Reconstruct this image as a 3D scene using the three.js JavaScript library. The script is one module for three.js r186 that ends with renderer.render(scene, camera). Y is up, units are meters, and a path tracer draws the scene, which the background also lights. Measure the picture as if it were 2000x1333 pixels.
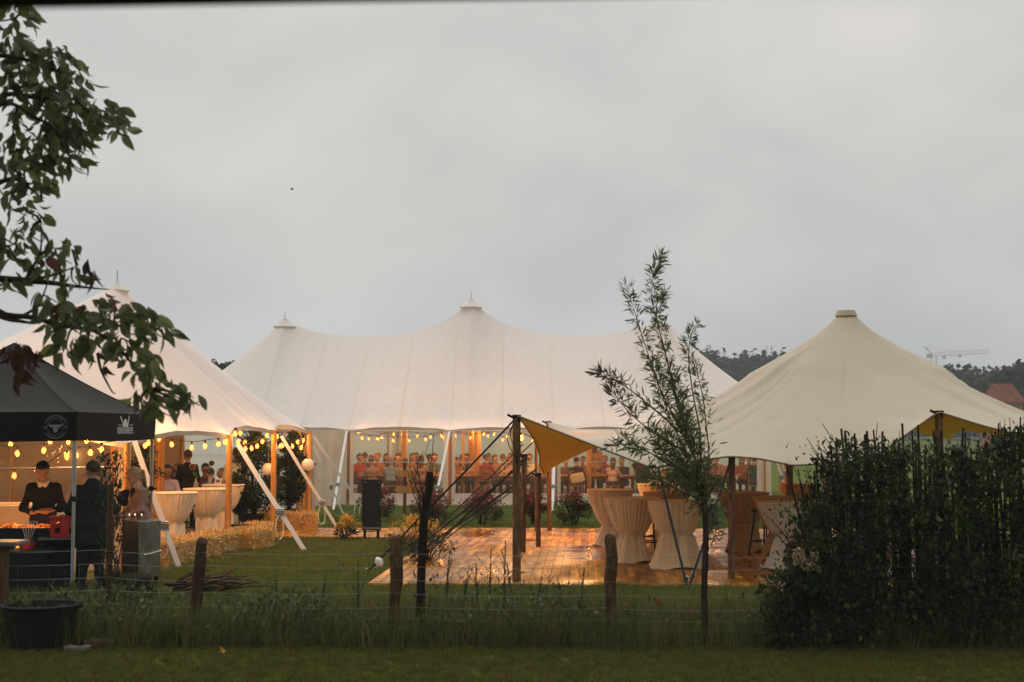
import * as THREE from 'three';
import { mergeGeometries } from 'three/addons/utils/BufferGeometryUtils.js';
import { ImprovedNoise } from 'three/addons/math/ImprovedNoise.js';
import { RoundedBoxGeometry } from 'three/addons/geometries/RoundedBoxGeometry.js';

// ------------------------------------------------------------------ camera, sky, sun, exposure
const F = 2778, CX = 1000, CY = 666.5, EYE = 2.2, PITCH = Math.atan((840 - CY) / F);
const scene = new THREE.Scene();
const camera = new THREE.PerspectiveCamera(2 * Math.atan(CY / F) * 180 / Math.PI, 1024 / 682, 0.1, 4000);
camera.position.set(0, EYE, 0);
camera.rotation.x = PITCH;
camera.focus = 27;
camera.userData.fStop = 2.6;
const renderer = new THREE.WebGLRenderer({ antialias: true });
renderer.toneMapping = THREE.LinearToneMapping;
renderer.toneMappingExposure = 1.0;
renderer.shadowMap.enabled = true;
scene.fog = new THREE.FogExp2(0xd4dcdc, 0.0008);
const SKY_LEVEL = 0.63, SUN_LEVEL = 0.85, BULB = 0.6;

// ------------------------------------------------------------------ noise
function rng(seed) { let s = seed >>> 0; return () => { s = (s + 0x6d2b79f5) | 0; let t = Math.imul(s ^ (s >>> 15), 1 | s); t = (t + Math.imul(t ^ (t >>> 7), 61 | t)) ^ t; return ((t ^ (t >>> 14)) >>> 0) / 4294967296; }; }
function hash(x, y, z) { let h = Math.imul(x | 0, 374761393) + Math.imul(y | 0, 668265263) + Math.imul(z | 0, 2147483647 ^ 0x5bd1e995); h = Math.imul(h ^ (h >>> 13), 1274126177); return ((h ^ (h >>> 16)) >>> 0) / 4294967296; }
const sm = (t) => t * t * (3 - 2 * t), lerp = (a, b, t) => a + (b - a) * t, clamp = (x, a, b) => Math.min(b, Math.max(a, x));
const sstep = (a, b, x) => sm(clamp((x - a) / (b - a), 0, 1));
function vnoise(x, y, z, p = 0) {  // value noise, -1..1; p: period in x and y
  const xi = Math.floor(x), yi = Math.floor(y), zi = Math.floor(z), u = sm(x - xi), v = sm(y - yi), w = sm(z - zi);
  const m = (a) => (p ? ((a % p) + p) % p : a);
  const h = (i, j, k) => hash(m(xi + i), m(yi + j), zi + k);
  return 2 * lerp(lerp(lerp(h(0, 0, 0), h(1, 0, 0), u), lerp(h(0, 1, 0), h(1, 1, 0), u), v), lerp(lerp(h(0, 0, 1), h(1, 0, 1), u), lerp(h(0, 1, 1), h(1, 1, 1), u), v), w) - 1;
}
function fbm(x, y, z, o = 4, p = 0) { let s = 0, a = 0.5; for (let i = 0; i < o; i++) { s += a * vnoise(x, y, z + i * 7.3, p); x *= 2; y *= 2; z *= 2; p *= 2; a *= 0.5; } return s; }

// overcast sky: an even cloud deck, somewhat brighter towards the zenith
{
  const pn = new ImprovedNoise(), cloud = (x, y, z, o) => { let s = 0, a = 0.6; for (let i = 0; i < o; i++) { s += a * pn.noise(x + 31.7 + i * 5.3, y + 12.1 + i * 9.1, z + 47.9); x *= 2.03; y *= 2.03; z *= 2.03; a *= 0.5; } return s; };
  const W = 1024, H = 512, data = new Float32Array(W * H * 4);
  for (let j = 0; j < H; j++) {
    const el = ((j + 0.5) / H - 0.5) * Math.PI, y = Math.sin(el), c = Math.cos(el);
    for (let i = 0; i < W; i++) {
      const az = ((i + 0.5) / W - 0.5) * 2 * Math.PI, x = Math.cos(az) * c, z = Math.sin(az) * c, o = (j * W + i) * 4;
      let r, g, b;
      if (y >= -0.01) {
        const wx = 0.5 * cloud(x * 5, y * 8, z * 5 + 4, 3), n = 0.95 * cloud(x * 5 + wx + 3.3, y * 8 + wx, z * 5 + 9.1, 6) + 0.7 * cloud(x * 2 + 11.4, y * 3.6 + 0.3, z * 2 + 5.2, 3);
        let L = SKY_LEVEL * (1 + 0.30 * n) * (1 + 0.5 * sstep(0.25, 0.95, y)) ;
        const blue = 0.045 * (1 - sstep(0.0, 0.16, y)) - 0.05 * n;
        r = L * (1.0 - 0.6 * blue); g = L * (0.985 + 0.1 * blue); b = L * (0.962 + 0.7 * blue);
      } else { const L = SKY_LEVEL * 0.12; r = L * 0.8; g = L; b = L * 0.6; }
      data[o] = r; data[o + 1] = g; data[o + 2] = b; data[o + 3] = 1;
    }
  }
  const t = new THREE.DataTexture(data, W, H, THREE.RGBAFormat, THREE.FloatType);
  t.mapping = THREE.EquirectangularReflectionMapping; t.magFilter = THREE.LinearFilter; t.needsUpdate = true;
  scene.background = t; scene.environment = t;
}
const sun = new THREE.DirectionalLight(0xfff1e0, SUN_LEVEL);
sun.name = 'sun_light'; sun.position.set(-20, 60, -64); sun.target.position.set(0, 0, -28); scene.add(sun, sun.target);
sun.castShadow = true; sun.shadow.radius = 70; sun.shadow.mapSize.set(2048, 2048);
Object.assign(sun.shadow.camera, { left: -30, right: 30, top: 40, bottom: -40, near: 1, far: 200 });

// ------------------------------------------------------------------ placing
const V = (x, y, z) => new THREE.Vector3(x, y, z);
const SP = Math.sin(PITCH), CP = Math.cos(PITCH);
function P(px, py, d) { const u = (px - CX) / F, v = (CY - py) / F, t = d / (CP - v * SP); return V(u * t, EYE + (SP + v * CP) * t, -d); }   // the point seen at a pixel, d metres in front
const GD = (py) => EYE * F / (py - 840);                           // distance of ground seen at a height in the photo
const X = (px, d) => (px - CX) / F * d;
const Y = (py, d) => EYE + (840 - py) / F * d;

// ------------------------------------------------------------------ naming
const used = new Map();
function numbered(n) { const k = used.get(n) || 0; used.set(n, k + 1); return k ? n + '_' + String(k).padStart(3, '0') : n; }
function tag(o, label, category, group, kind) { o.userData.label = label; if (category) o.userData.category = category; if (group) o.userData.group = group; if (kind) o.userData.kind = kind; return o; }
function thing(name, label, category, pos = [0, 0, 0], turn = 0, group) {
  const o = new THREE.Group(); o.name = numbered(name); scene.add(o);
  o.position.set(...(pos.isVector3 ? pos.toArray() : pos)); o.rotation.y = turn; return tag(o, label, category, group);
}
function plain(g) {
  if (!g.index) { const n = g.attributes.position.count, ix = new Uint32Array(n); for (let i = 0; i < n; i++) ix[i] = i; g.setIndex(new THREE.BufferAttribute(ix, 1)); }
  if (!g.attributes.normal) g.computeVertexNormals();
  if (!g.attributes.uv) g.setAttribute('uv', new THREE.BufferAttribute(new Float32Array(g.attributes.position.count * 2), 2));
  for (const k of Object.keys(g.attributes)) if (!['position', 'normal', 'uv', 'color'].includes(k)) g.deleteAttribute(k);
  return g;
}
const join = (a) => (Array.isArray(a) ? (a.length === 1 ? plain(a[0]) : mergeGeometries(a.map(plain))) : plain(a));
function obj(name, geo, mat, parent = scene) {
  const m = new THREE.Mesh(join(geo), mat); m.name = parent === scene ? numbered(name) : name; m.castShadow = m.receiveShadow = true; parent.add(m); return m;
}
function struct(name, geo, mat, label) { const m = obj(name, geo, mat); m.userData.kind = 'structure'; if (label) m.userData.label = label; return m; }
function stuff(m) { m.userData.kind = 'stuff'; return m; }
function copy(o, label, pos, turn, group) { const c = o.clone(); c.name = numbered(o.name.replace(/_\d{3}$/, '')); c.userData = { ...o.userData }; if (label) c.userData.label = label; if (group) c.userData.group = group; if (pos) c.position.set(...(pos.isVector3 ? pos.toArray() : pos)); if (turn !== undefined) c.rotation.y = turn; scene.add(c); return c; }

// ------------------------------------------------------------------ geometry helpers
const E3 = new THREE.Euler(), Q = new THREE.Quaternion(), M4 = new THREE.Matrix4();
function put(g, x = 0, y = 0, z = 0, rx = 0, ry = 0, rz = 0, s = 1) { M4.compose(V(x, y, z), Q.setFromEuler(E3.set(rx, ry, rz)), Array.isArray(s) ? V(...s) : V(s, s, s)); return g.applyMatrix4(M4); }
const box = (w, h, d, ...p) => put(new THREE.BoxGeometry(w, h, d), ...p);
const rbox = (w, h, d, r, ...p) => put(new RoundedBoxGeometry(w, h, d, 2, r), ...p);
const cyl = (r0, r1, h, n, ...p) => put(new THREE.CylinderGeometry(r0, r1, h, n), ...p);
const ball = (r, n, ...p) => put(new THREE.SphereGeometry(r, n, Math.max(4, n * 0.7 | 0)), ...p);
function sheet(f, nu, nv, uvs = [1, 1]) {       // f(u, v) -> Vector3
  const p = [], t = [], ix = [];
  for (let j = 0; j <= nv; j++) for (let i = 0; i <= nu; i++) { const q = f(i / nu, j / nv); p.push(q.x, q.y, q.z); t.push(i / nu * uvs[0], j / nv * uvs[1]); }
  for (let j = 0; j < nv; j++) for (let i = 0; i < nu; i++) { const a = j * (nu + 1) + i, b = a + 1, c = a + nu + 1, d = c + 1; ix.push(a, b, d, a, d, c); }
  const g = new THREE.BufferGeometry(); g.setAttribute('position', new THREE.Float32BufferAttribute(p, 3)); g.setAttribute('uv', new THREE.Float32BufferAttribute(t, 2)); g.setIndex(ix); g.computeVertexNormals(); return g;
}
function tube(pts, r, sides = 6, closed = true, wob) {   // r: number, [start, end] or function of 0..1
  const n = pts.length, rad = typeof r === 'function' ? r : Array.isArray(r) ? (t) => lerp(r[0], r[1], t) : () => r;
  const p = [], uv = [], ix = []; let len = 0; const T = V(0, 0, 0), N = V(0, 0, 0), B = V(0, 0, 0);
  T.copy(pts[1]).sub(pts[0]).normalize(); N.set(0, 0, 1); if (Math.abs(T.z) > 0.9) N.set(1, 0, 0);
  for (let k = 0; k < n; k++) {
    const a = pts[Math.max(0, k - 1)], b = pts[Math.min(n - 1, k + 1)]; T.copy(b).sub(a).normalize(); if (k) len += pts[k].distanceTo(pts[k - 1]);
    N.addScaledVector(T, -N.dot(T)).normalize(); B.crossVectors(T, N);
    const R = rad(k / (n - 1));
    for (let s = 0; s <= sides; s++) { const an = s / sides * 2 * Math.PI, q = R * (wob ? 1 + wob * vnoise(Math.cos(an) * 1.3 + pts[0].x * 9, Math.sin(an) * 1.3 + pts[0].z * 9, len * 6) : 1), c = Math.cos(an) * q, d = Math.sin(an) * q; p.push(pts[k].x + N.x * c + B.x * d, pts[k].y + N.y * c + B.y * d, pts[k].z + N.z * c + B.z * d); uv.push(s / sides * 2 * Math.PI * R, len); }
  }
  const w = sides + 1;
  for (let k = 0; k < n - 1; k++) for (let s = 0; s < sides; s++) { const a = k * w + s; ix.push(a, a + 1, a + w + 1, a, a + w + 1, a + w); }
  if (closed) for (const [k, f] of [[0, 1], [n - 1, 0]]) { const c = p.length / 3; p.push(pts[k].x, pts[k].y, pts[k].z); uv.push(0, 0); for (let s = 0; s < sides; s++) { const a = k * w + s; f ? ix.push(c, a + 1, a) : ix.push(c, a, a + 1); } }
  const g = new THREE.BufferGeometry(); g.setAttribute('position', new THREE.Float32BufferAttribute(p, 3)); g.setAttribute('uv', new THREE.Float32BufferAttribute(uv, 2)); g.setIndex(ix); g.computeVertexNormals(); return g;
}
const rod = (a, b, r, sides = 6) => tube([a, b], r, sides);
function curve(pts, n) { return new THREE.CatmullRomCurve3(pts, false, 'centripetal').getPoints(n); }
function sag(a, b, s, n = 10) { const o = []; for (let i = 0; i <= n; i++) { const t = i / n, q = a.clone().lerp(b, t); q.y -= 4 * s * t * (1 - t); o.push(q); } return o; }
function ribbon(pts, w, th, side = V(1, 0, 0)) {        // flat strap along a path; side: across
  const gs = [], n = pts.length, off = [[-w / 2, -th / 2], [w / 2, -th / 2], [w / 2, th / 2], [-w / 2, th / 2]], p = [], ix = [];
  for (let k = 0; k < n; k++) {
    const T = pts[Math.min(n - 1, k + 1)].clone().sub(pts[Math.max(0, k - 1)]).normalize(), S = side.clone().addScaledVector(T, -side.dot(T)).normalize(), N = T.clone().cross(S);
    for (const [a, b] of off) { const q = pts[k].clone().addScaledVector(S, a).addScaledVector(N, b); p.push(q.x, q.y, q.z); }
  }
  for (let k = 0; k < n - 1; k++) for (let s = 0; s < 4; s++) { const a = k * 4 + s, b = k * 4 + (s + 1) % 4; ix.push(a, b, b + 4, a, b + 4, a + 4); }
  ix.push(0, 2, 1, 0, 3, 2); const e = (n - 1) * 4; ix.push(e, e + 1, e + 2, e, e + 2, e + 3);
  const g = new THREE.BufferGeometry(); g.setAttribute('position', new THREE.Float32BufferAttribute(p, 3)); g.setIndex(ix); const h = g.toNonIndexed(); h.computeVertexNormals(); return h;
}
function metreUV(g, s = 1) {                          // uv in metres from the dominant axis of each vertex normal
  const p = g.attributes.position, n = g.attributes.normal, uv = new Float32Array(p.count * 2);
  for (let i = 0; i < p.count; i++) { const a = Math.abs(n.getX(i)), b = Math.abs(n.getY(i)), c = Math.abs(n.getZ(i)); const [u, v] = b >= a && b >= c ? [p.getX(i), p.getZ(i)] : a > c ? [p.getZ(i), p.getY(i)] : [p.getX(i), p.getY(i)]; uv[i * 2] = u * s; uv[i * 2 + 1] = v * s; }
  g.setAttribute('uv', new THREE.BufferAttribute(uv, 2)); return g;
}
function rough(g, amp, fr, seed = 0) { const p = g.attributes.position, n = g.attributes.normal; for (let i = 0; i < p.count; i++) { const x = p.getX(i), y = p.getY(i), z = p.getZ(i), d = amp * fbm(x * fr + seed, y * fr, z * fr, 3); p.setXYZ(i, x + n.getX(i) * d, y + n.getY(i) * d, z + n.getZ(i) * d); } g.computeVertexNormals(); return g; }
function welded(g) { g.deleteAttribute('uv'); g.deleteAttribute('normal'); const p = g.attributes.position, key = new Map(), q = [], ix = [], src = g.index; const mapI = []; for (let i = 0; i < p.count; i++) { const k = [p.getX(i), p.getY(i), p.getZ(i)].map((v) => Math.round(v * 1e5)).join(); if (!key.has(k)) { key.set(k, q.length / 3); q.push(p.getX(i), p.getY(i), p.getZ(i)); } mapI.push(key.get(k)); } for (let i = 0; i < src.count; i++) ix.push(mapI[src.getX(i)]); const o = new THREE.BufferGeometry(); o.setAttribute('position', new THREE.Float32BufferAttribute(q, 3)); o.setIndex(ix); o.computeVertexNormals(); return o; }

// ------------------------------------------------------------------ materials
function tex(w, h, f, srgb = true, rep) {              // f(u, v) -> [r, g, b] in 0..255, or one number
  const d = new Uint8Array(w * h * 4);
  for (let j = 0; j < h; j++) for (let i = 0; i < w; i++) { const c = f((i + 0.5) / w, (j + 0.5) / h), o = (j * w + i) * 4; if (c.length) { d[o] = clamp(c[0], 0, 255); d[o + 1] = clamp(c[1], 0, 255); d[o + 2] = clamp(c[2], 0, 255); } else d[o] = d[o + 1] = d[o + 2] = clamp(c, 0, 255); d[o + 3] = 255; }
  const t = new THREE.DataTexture(d, w, h); t.magFilter = THREE.LinearFilter; t.wrapS = t.wrapT = THREE.RepeatWrapping; if (srgb) t.colorSpace = THREE.SRGBColorSpace; if (rep) t.repeat.set(...rep); t.needsUpdate = true; return t;
}
const lin = (r, g, b) => new THREE.Color().setRGB(r, g, b);
const mats = new Map();
function mat(r, g, b, o = {}) { const k = JSON.stringify([r, g, b, Object.keys(o).map((q) => [q, o[q]?.uuid ?? o[q]])]); if (!mats.has(k)) mats.set(k, new THREE.MeshPhysicalMaterial({ color: lin(r, g, b), roughness: 0.7, specularIntensity: 0.5, ...o })); return mats.get(k); }
const PN = (u, v, f, o = 4, s = 0) => fbm(u * f, v * f, s + 0.5, o, f);
const T = {
  canvas: tex(256, 256, (u, v) => { const n = PN(u, v, 3, 5), w = PN(u, v, 64, 2, 3); return [240 + n * 7 + w * 5, 237 + n * 8 + w * 5, 232 + n * 9 + w * 5]; }),
  weave: tex(256, 256, (u, v) => { const a = Math.sin(u * 2 * Math.PI * 64) * Math.sin(v * 2 * Math.PI * 64); return 128 + a * 45 + PN(u, v, 32, 3, 5) * 80; }, false),
  wood: tex(256, 512, (u, v) => { const g = PN(u, v * 0.12, 32, 4, 2), s = fbm(u * 90, v * 3, 4.2, 3, 0), n = PN(u, v, 4, 3, 9), k = g * 70 + s * 20 + n * 30; return [222 + k, 214 + k * 1.05, 200 + k * 1.1]; }),
  bark: tex(256, 256, (u, v) => { const g = PN(u, v * 0.2, 24, 4, 2), n = PN(u, v, 6, 4, 7); return [150 + g * 110 + n * 50, 130 + g * 100 + n * 45, 108 + g * 90 + n * 40]; }),
  barkh: tex(256, 256, (u, v) => 128 + PN(u, v * 0.2, 24, 4, 2) * 200, false),
  cloth: tex(256, 256, (u, v) => { const n = PN(u, v, 6, 4, 1), w = PN(u, v, 90, 2, 4); return [232 + n * 14 + w * 14, 224 + n * 15 + w * 14, 208 + n * 16 + w * 14]; }),
  dirt: tex(256, 256, (u, v) => { const n = PN(u, v, 5, 5, 12); return 200 + n * 90; }),
};
const M = {
  sail: mat(0.95, 0.95, 0.96, { map: T.canvas, roughness: 0.9, transmission: 0.3, side: THREE.DoubleSide }),
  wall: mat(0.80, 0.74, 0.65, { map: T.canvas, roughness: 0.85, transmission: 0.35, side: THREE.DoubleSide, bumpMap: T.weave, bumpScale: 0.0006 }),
  pvc: mat(0.95, 0.96, 0.94, { transmission: 1, roughness: 0.12, ior: 1.5, specularIntensity: 1, side: THREE.DoubleSide, bumpMap: tex(256, 256, (u, v) => { const a = PN(u, v, 3, 4, 2), b = Math.abs(PN(u + a * 0.12, v * 0.6, 7, 3, 6)); return 128 + a * 90 + (0.4 - b) * 120; }, false), bumpScale: 0.10 }),
  window: mat(0.93, 0.92, 0.88, { transmission: 1, roughness: 0.2, ior: 1.46, specularIntensity: 1, side: THREE.DoubleSide }),
  haze: mat(0.93, 0.95, 0.92, { transmission: 0.94, roughness: 0.68, ior: 1.4, side: THREE.DoubleSide }),
  honey: mat(0.62, 0.30, 0.075, { map: T.wood, roughness: 0.45 }),
  dull: mat(0.30, 0.22, 0.15, { map: T.bark, roughness: 0.9, bumpMap: T.barkh, bumpScale: 0.006 }),
  grey: mat(0.16, 0.115, 0.08, { map: T.bark, roughness: 0.95, bumpMap: T.barkh, bumpScale: 0.01 }),
  dark: mat(0.045, 0.036, 0.028, { map: T.bark, roughness: 0.95, bumpMap: T.barkh, bumpScale: 0.006 }),
  web: mat(0.95, 0.95, 0.94, { roughness: 0.7, transmission: 0.4, bumpMap: T.weave, bumpScale: 0.0008, side: THREE.DoubleSide }),
  blackweb: mat(0.016, 0.016, 0.018, { roughness: 0.7 }),
  black: mat(0.009, 0.009, 0.0095, { roughness: 0.6, specularIntensity: 0.3 }),
  steel: mat(0.5, 0.5, 0.5, { metalness: 1, roughness: 0.35, roughnessMap: T.dirt }),
  alu: mat(0.55, 0.56, 0.57, { metalness: 0.9, roughness: 0.5, map: T.dirt }),
  tcloth: mat(0.92, 0.87, 0.79, { map: T.cloth, roughness: 0.9, transmission: 0.12, side: THREE.DoubleSide }),
};

// ------------------------------------------------------------------ ground, floors, planks
const grassTex = tex(512, 512, (u, v) => { const n = PN(u, v, 5, 5, 1), k = PN(u, v, 60, 3, 8), y = PN(u, v, 9, 3, 21); return [98 + n * 22 + k * 18 + y * 12, 111 + n * 22 + k * 18, 42 + n * 16 + k * 14]; });
grassTex.repeat.set(0.21, 0.21);
const grassM = mat(0.85, 0.85, 0.85, { map: grassTex, roughness: 0.95, specularIntensity: 0.2, bumpMap: tex(256, 256, (u, v) => 128 + PN(u, v, 40, 3, 3) * 200, false, [1, 1]), bumpScale: 0.02 });
{
  const g = new THREE.PlaneGeometry(3600, 3600, 8, 8); put(g, 0, 0, -900, -Math.PI / 2);
  struct('ground', metreUV(g), grassM, 'green grass lawn running under the tents to the horizon');
}
const plankTex = tex(512, 512, (u, v) => { const g = 1.5 * PN(u, v * 0.1, 40, 4, 2), n = 1.5 * PN(u, v, 5, 4, 9), k = Math.max(0, PN(u, v, 11, 2, 31) - 0.42); return [184 + g * 70 + n * 34 - k * 260, 124 + g * 56 + n * 30 - k * 190, 46 + g * 34 + n * 20 - k * 90]; });
plankTex.repeat.set(0.35, 0.35);
const wetTex = tex(256, 256, (u, v) => { const n = PN(u, v, 4, 5, 17); return clamp(125 + n * 330, 34, 215); }, false); wetTex.repeat.set(0.16, 0.16);
const plankM = [[0.95, 0.95, 0.62], [0.74, 0.72, 0.46], [1.0, 1.0, 0.72], [0.56, 0.53, 0.34]].map(([r, g, b]) => mat(r, g, b, { map: plankTex, roughness: 0.8, roughnessMap: wetTex, specularIntensity: 0.75 }));
const TURN = 0.053;
function deckPlanks(parent, x0, n, rows, z0, len, w, seed) {   // boards run away from the camera; x0, z0 in the deck's own axes
  const R = rng(seed), gs = new Map();
  for (let r = 0; r < rows; r++) for (let i = 0; i < n; i++) {
    const k = plankM[R() * 4 | 0];
    const x = x0 + (i + 0.5) * w, z = z0 - (r + 0.5) * len, g = box(w - 0.006, 0.028, len - 0.012, x, 0.05 + (R() - 0.5) * 0.004, z, (R() - 0.5) * 0.0012, 0, (R() - 0.5) * 0.012);
    metreUV(g); obj('plank', g, k, parent);
  }
}
const deck = thing('deck', 'wet golden wooden deck of long boards under the beige stretch tent', 'deck', [X(720, 20), 0, -20], -TURN);
deckPlanks(deck, 0, 64, 4, 0, 2.83, 0.14, 5);
obj('bearer', [0, 1, 2, 3, 4].map((k) => box(8.96, 0.034, 0.07, 4.48, 0.018, -0.05 - k * 2.8)), M.dull, deck);
const path = thing('boardwalk', 'narrow wooden boardwalk from the deck to the left tent behind the black board', 'boardwalk', [-4.95, 0, -28.7], -TURN);
deckPlanks(path, 0, 24, 1, 0, 2.6, 0.14, 15);
obj('bearer', [0.1, 2.4].map((k) => box(3.36, 0.034, 0.07, 1.68, 0.018, -k)), M.dull, path);
const floorM = mat(0.16, 0.10, 0.055, { map: T.wood, roughness: 0.7 });
struct('tent_floor', metreUV(box(17.5, 0.05, 11.2, -1.3, 0.025, -47)), floorM, 'brown wooden floor inside the long tent');
struct('tent_floor', metreUV(box(4.5, 0.04, 10.5, -8.2, 0.02, -27.6)), mat(0.42, 0.26, 0.11, { map: T.wood, roughness: 0.7 }), 'straw coloured wooden floor inside the left tent');

// ------------------------------------------------------------------ sailcloth tents
function fan(ring, per, nt, profile, bow, lift) {      // ring: [{e: eave Vector3, c: Vector3 on the ridge}] closed
  const n = ring.length, N = n * per;
  const at = (s, t) => {
    const k = Math.floor(s) % n, f = s - Math.floor(s), a = ring[k], b = ring[(k + 1) % n];
    const e = a.e.clone().lerp(b.e, f), c = a.c.clone().lerp(b.c, f), arc = 4 * f * (1 - f);
    const q = c.clone().lerp(e, t * (1 - bow * arc * t * t)); const p = profile(c, t);
    const top = p.top, ey = e.y + lift * arc + 0.05 * t * t * t * (vnoise(s * 6.5, t * 1.3, 3) + 0.7 * vnoise(s * 15, t * 2, 8)) * (t > 0.995 ? 0.3 : 1); q.y = ey + (top - ey) * Math.pow(1 - t, p.pow);
    return q;
  };
  return { geo: sheet((u, v) => at(u * N / per, v), N, nt, [N * 0.4, 6]), at };
}
const seamM = mat(0.86, 0.80, 0.70, { roughness: 0.9, transmission: 0.3 });
function peakCap(parent, p, r) {
  obj('peak_cap', [sheet((u, v) => V(p.x + Math.cos(u * 6.283) * r * v * 1.15, p.y + 0.07 - r * 0.92 * Math.pow(v, 0.92), p.z + Math.sin(u * 6.283) * r * v * 1.15), 18, 4)], M.sail, parent);
  obj('rope_ring', put(new THREE.TorusGeometry(r * 1.12, 0.014, 5, 20), p.x, p.y + 0.05 - r * 0.9, p.z, Math.PI / 2), seamM, parent);
  obj('pole_tip', [cyl(0.012, 0.018, 0.26, 6, p.x, p.y + 0.15, p.z)], M.steel, parent);
}

// main tent
const mainTent = thing('sailcloth_tent', 'long cream sailcloth tent with three peaks and clear windows', 'tent', [0, 0, 0]);
const MZ = -47, poles = [[X(555, 47), Y(624, 47)], [X(920, 47), Y(586, 47)], [X(1290, 47), Y(622, 47)]];
const ridgeY = (x) => {
  const p = poles; if (x <= p[0][0]) return p[0][1]; if (x >= p[2][0]) return p[2][1];
  const k = x < p[1][0] ? 0 : 1, t = (x - p[k][0]) / (p[k + 1][0] - p[k][0]);
  const a = Math.exp(-t / 0.16), b = Math.exp(-(1 - t) / 0.16), low = Math.min(p[k][1], p[k + 1][1]) - 0.52;
  return low + (p[k][1] - low) * a + (p[k + 1][1] - low) * b - 0.12 * Math.sin(Math.PI * t) + (p[k + 1][1] - p[k][1]) * 0.12 * (t - 0.5);
};
const frontX = [X(680, 41), X(878, 41), X(1083, 41), X(1280, 41)], EAVE = 2.17;
{
  const ring = [], ad = (x, z, cx) => ring.push({ e: V(x, EAVE, z), c: V(cx, 0, MZ) }), xl = poles[0][0], xr = poles[2][0], R = 5.9;
  for (const x of [xl, ...frontX, xr + 2.4]) ad(x, -41.0, Math.min(x, xr));
  for (const a of [-55, -25, 5, 35, 62]) ad(xr + R * Math.cos(a * Math.PI / 180) * 0.95, MZ - R * Math.sin(a * Math.PI / 180), xr);
  for (const x of [xr, 1.7, -1.5, -4.6, xl]) ad(x, -53, x);
  for (const a of [120, 150, 180, 210, 240]) ad(xl + R * Math.cos(a * Math.PI / 180) * 0.95, MZ - R * Math.sin(a * Math.PI / 180), xl);
  const { geo, at } = fan(ring, 18, 26, (c, t) => { let m = 9; for (const p of poles) m = Math.min(m, Math.abs(c.x - p[0])); return { top: ridgeY(c.x), pow: 1.06 + 0.34 * Math.exp(-m * m / 1.2) }; }, 0.02, 0.10);
  obj('roof', geo, M.sail, mainTent);
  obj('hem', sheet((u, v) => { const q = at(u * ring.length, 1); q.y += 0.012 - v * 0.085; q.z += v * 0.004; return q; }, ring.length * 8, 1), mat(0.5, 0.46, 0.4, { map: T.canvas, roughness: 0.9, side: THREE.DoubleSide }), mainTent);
  for (let s = 0; s < 6; s += 0.5) { const pts = []; for (let k = 0; k <= 12; k++) { const q = at(s, 0.04 + 0.95 * k / 12); q.y += 0.006; q.z += 0.004; pts.push(q); } obj('seam', ribbon(pts, 0.03, 0.002), seamM, mainTent); }
  for (const [x, y] of poles) { peakCap(mainTent, V(x, y, MZ), 0.34); obj('main_pole', cyl(0.09, 0.11, y, 10, x, y / 2, MZ), M.honey, mainTent); }
  for (const r of ring) obj('eave_post', cyl(0.035, 0.04, EAVE - 0.02, 8, r.e.x + (r.c.x - r.e.x) * 0.012, (EAVE - 0.02) / 2, r.e.z + (MZ - r.e.z) * 0.02), M.honey, mainTent);
  for (const [px, d, w] of [[790, 44, 0.2], [933, 44.5, 0.22], [905, 44.6, 0.09], [1150, 44, 0.16]]) { const x = X(px, d); obj('inner_pole', [cyl(w / 2, w / 2, 3.3, 10, x, 1.65, -d)], M.honey, mainTent); }
}
function flat(x0, x1, y0, y1, z, amp = 0.02, fr = 2, nu = 24, nv = 12, skirt = 0) {
  return sheet((u, v) => V(lerp(x0, x1, u), lerp(y0, y1, v), z + amp * fbm(lerp(x0, x1, u) * fr * 2.2, lerp(y0, y1, v) * fr * 0.5, z * 3.1, 3) + skirt * (1 - v) * (1 - v)), nu, nv, [(x1 - x0) * 1.5, (y1 - y0) * 1.5]);
}
const sealM = mat(0.7, 0.72, 0.7, { roughness: 0.4, transmission: 0.3 });
function windowBay(parent, x0, x1, z, pane = M.window) {
  const zz = z + 0.02, b = 0.38, t = 2.19, m = 0.14;
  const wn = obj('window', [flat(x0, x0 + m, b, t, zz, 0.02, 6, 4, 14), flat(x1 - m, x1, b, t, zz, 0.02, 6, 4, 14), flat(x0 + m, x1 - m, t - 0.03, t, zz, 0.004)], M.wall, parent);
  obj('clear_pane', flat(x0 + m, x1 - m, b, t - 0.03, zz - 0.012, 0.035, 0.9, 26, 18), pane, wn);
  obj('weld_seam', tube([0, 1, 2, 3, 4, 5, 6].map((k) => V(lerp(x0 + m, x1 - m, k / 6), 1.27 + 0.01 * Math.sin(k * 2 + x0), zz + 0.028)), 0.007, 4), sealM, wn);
  obj('wall_skirt', flat(x0, x1, 0.01, b, zz, 0.07, 2.4, 40, 8, 0.16), M.wall, parent);
}
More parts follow.
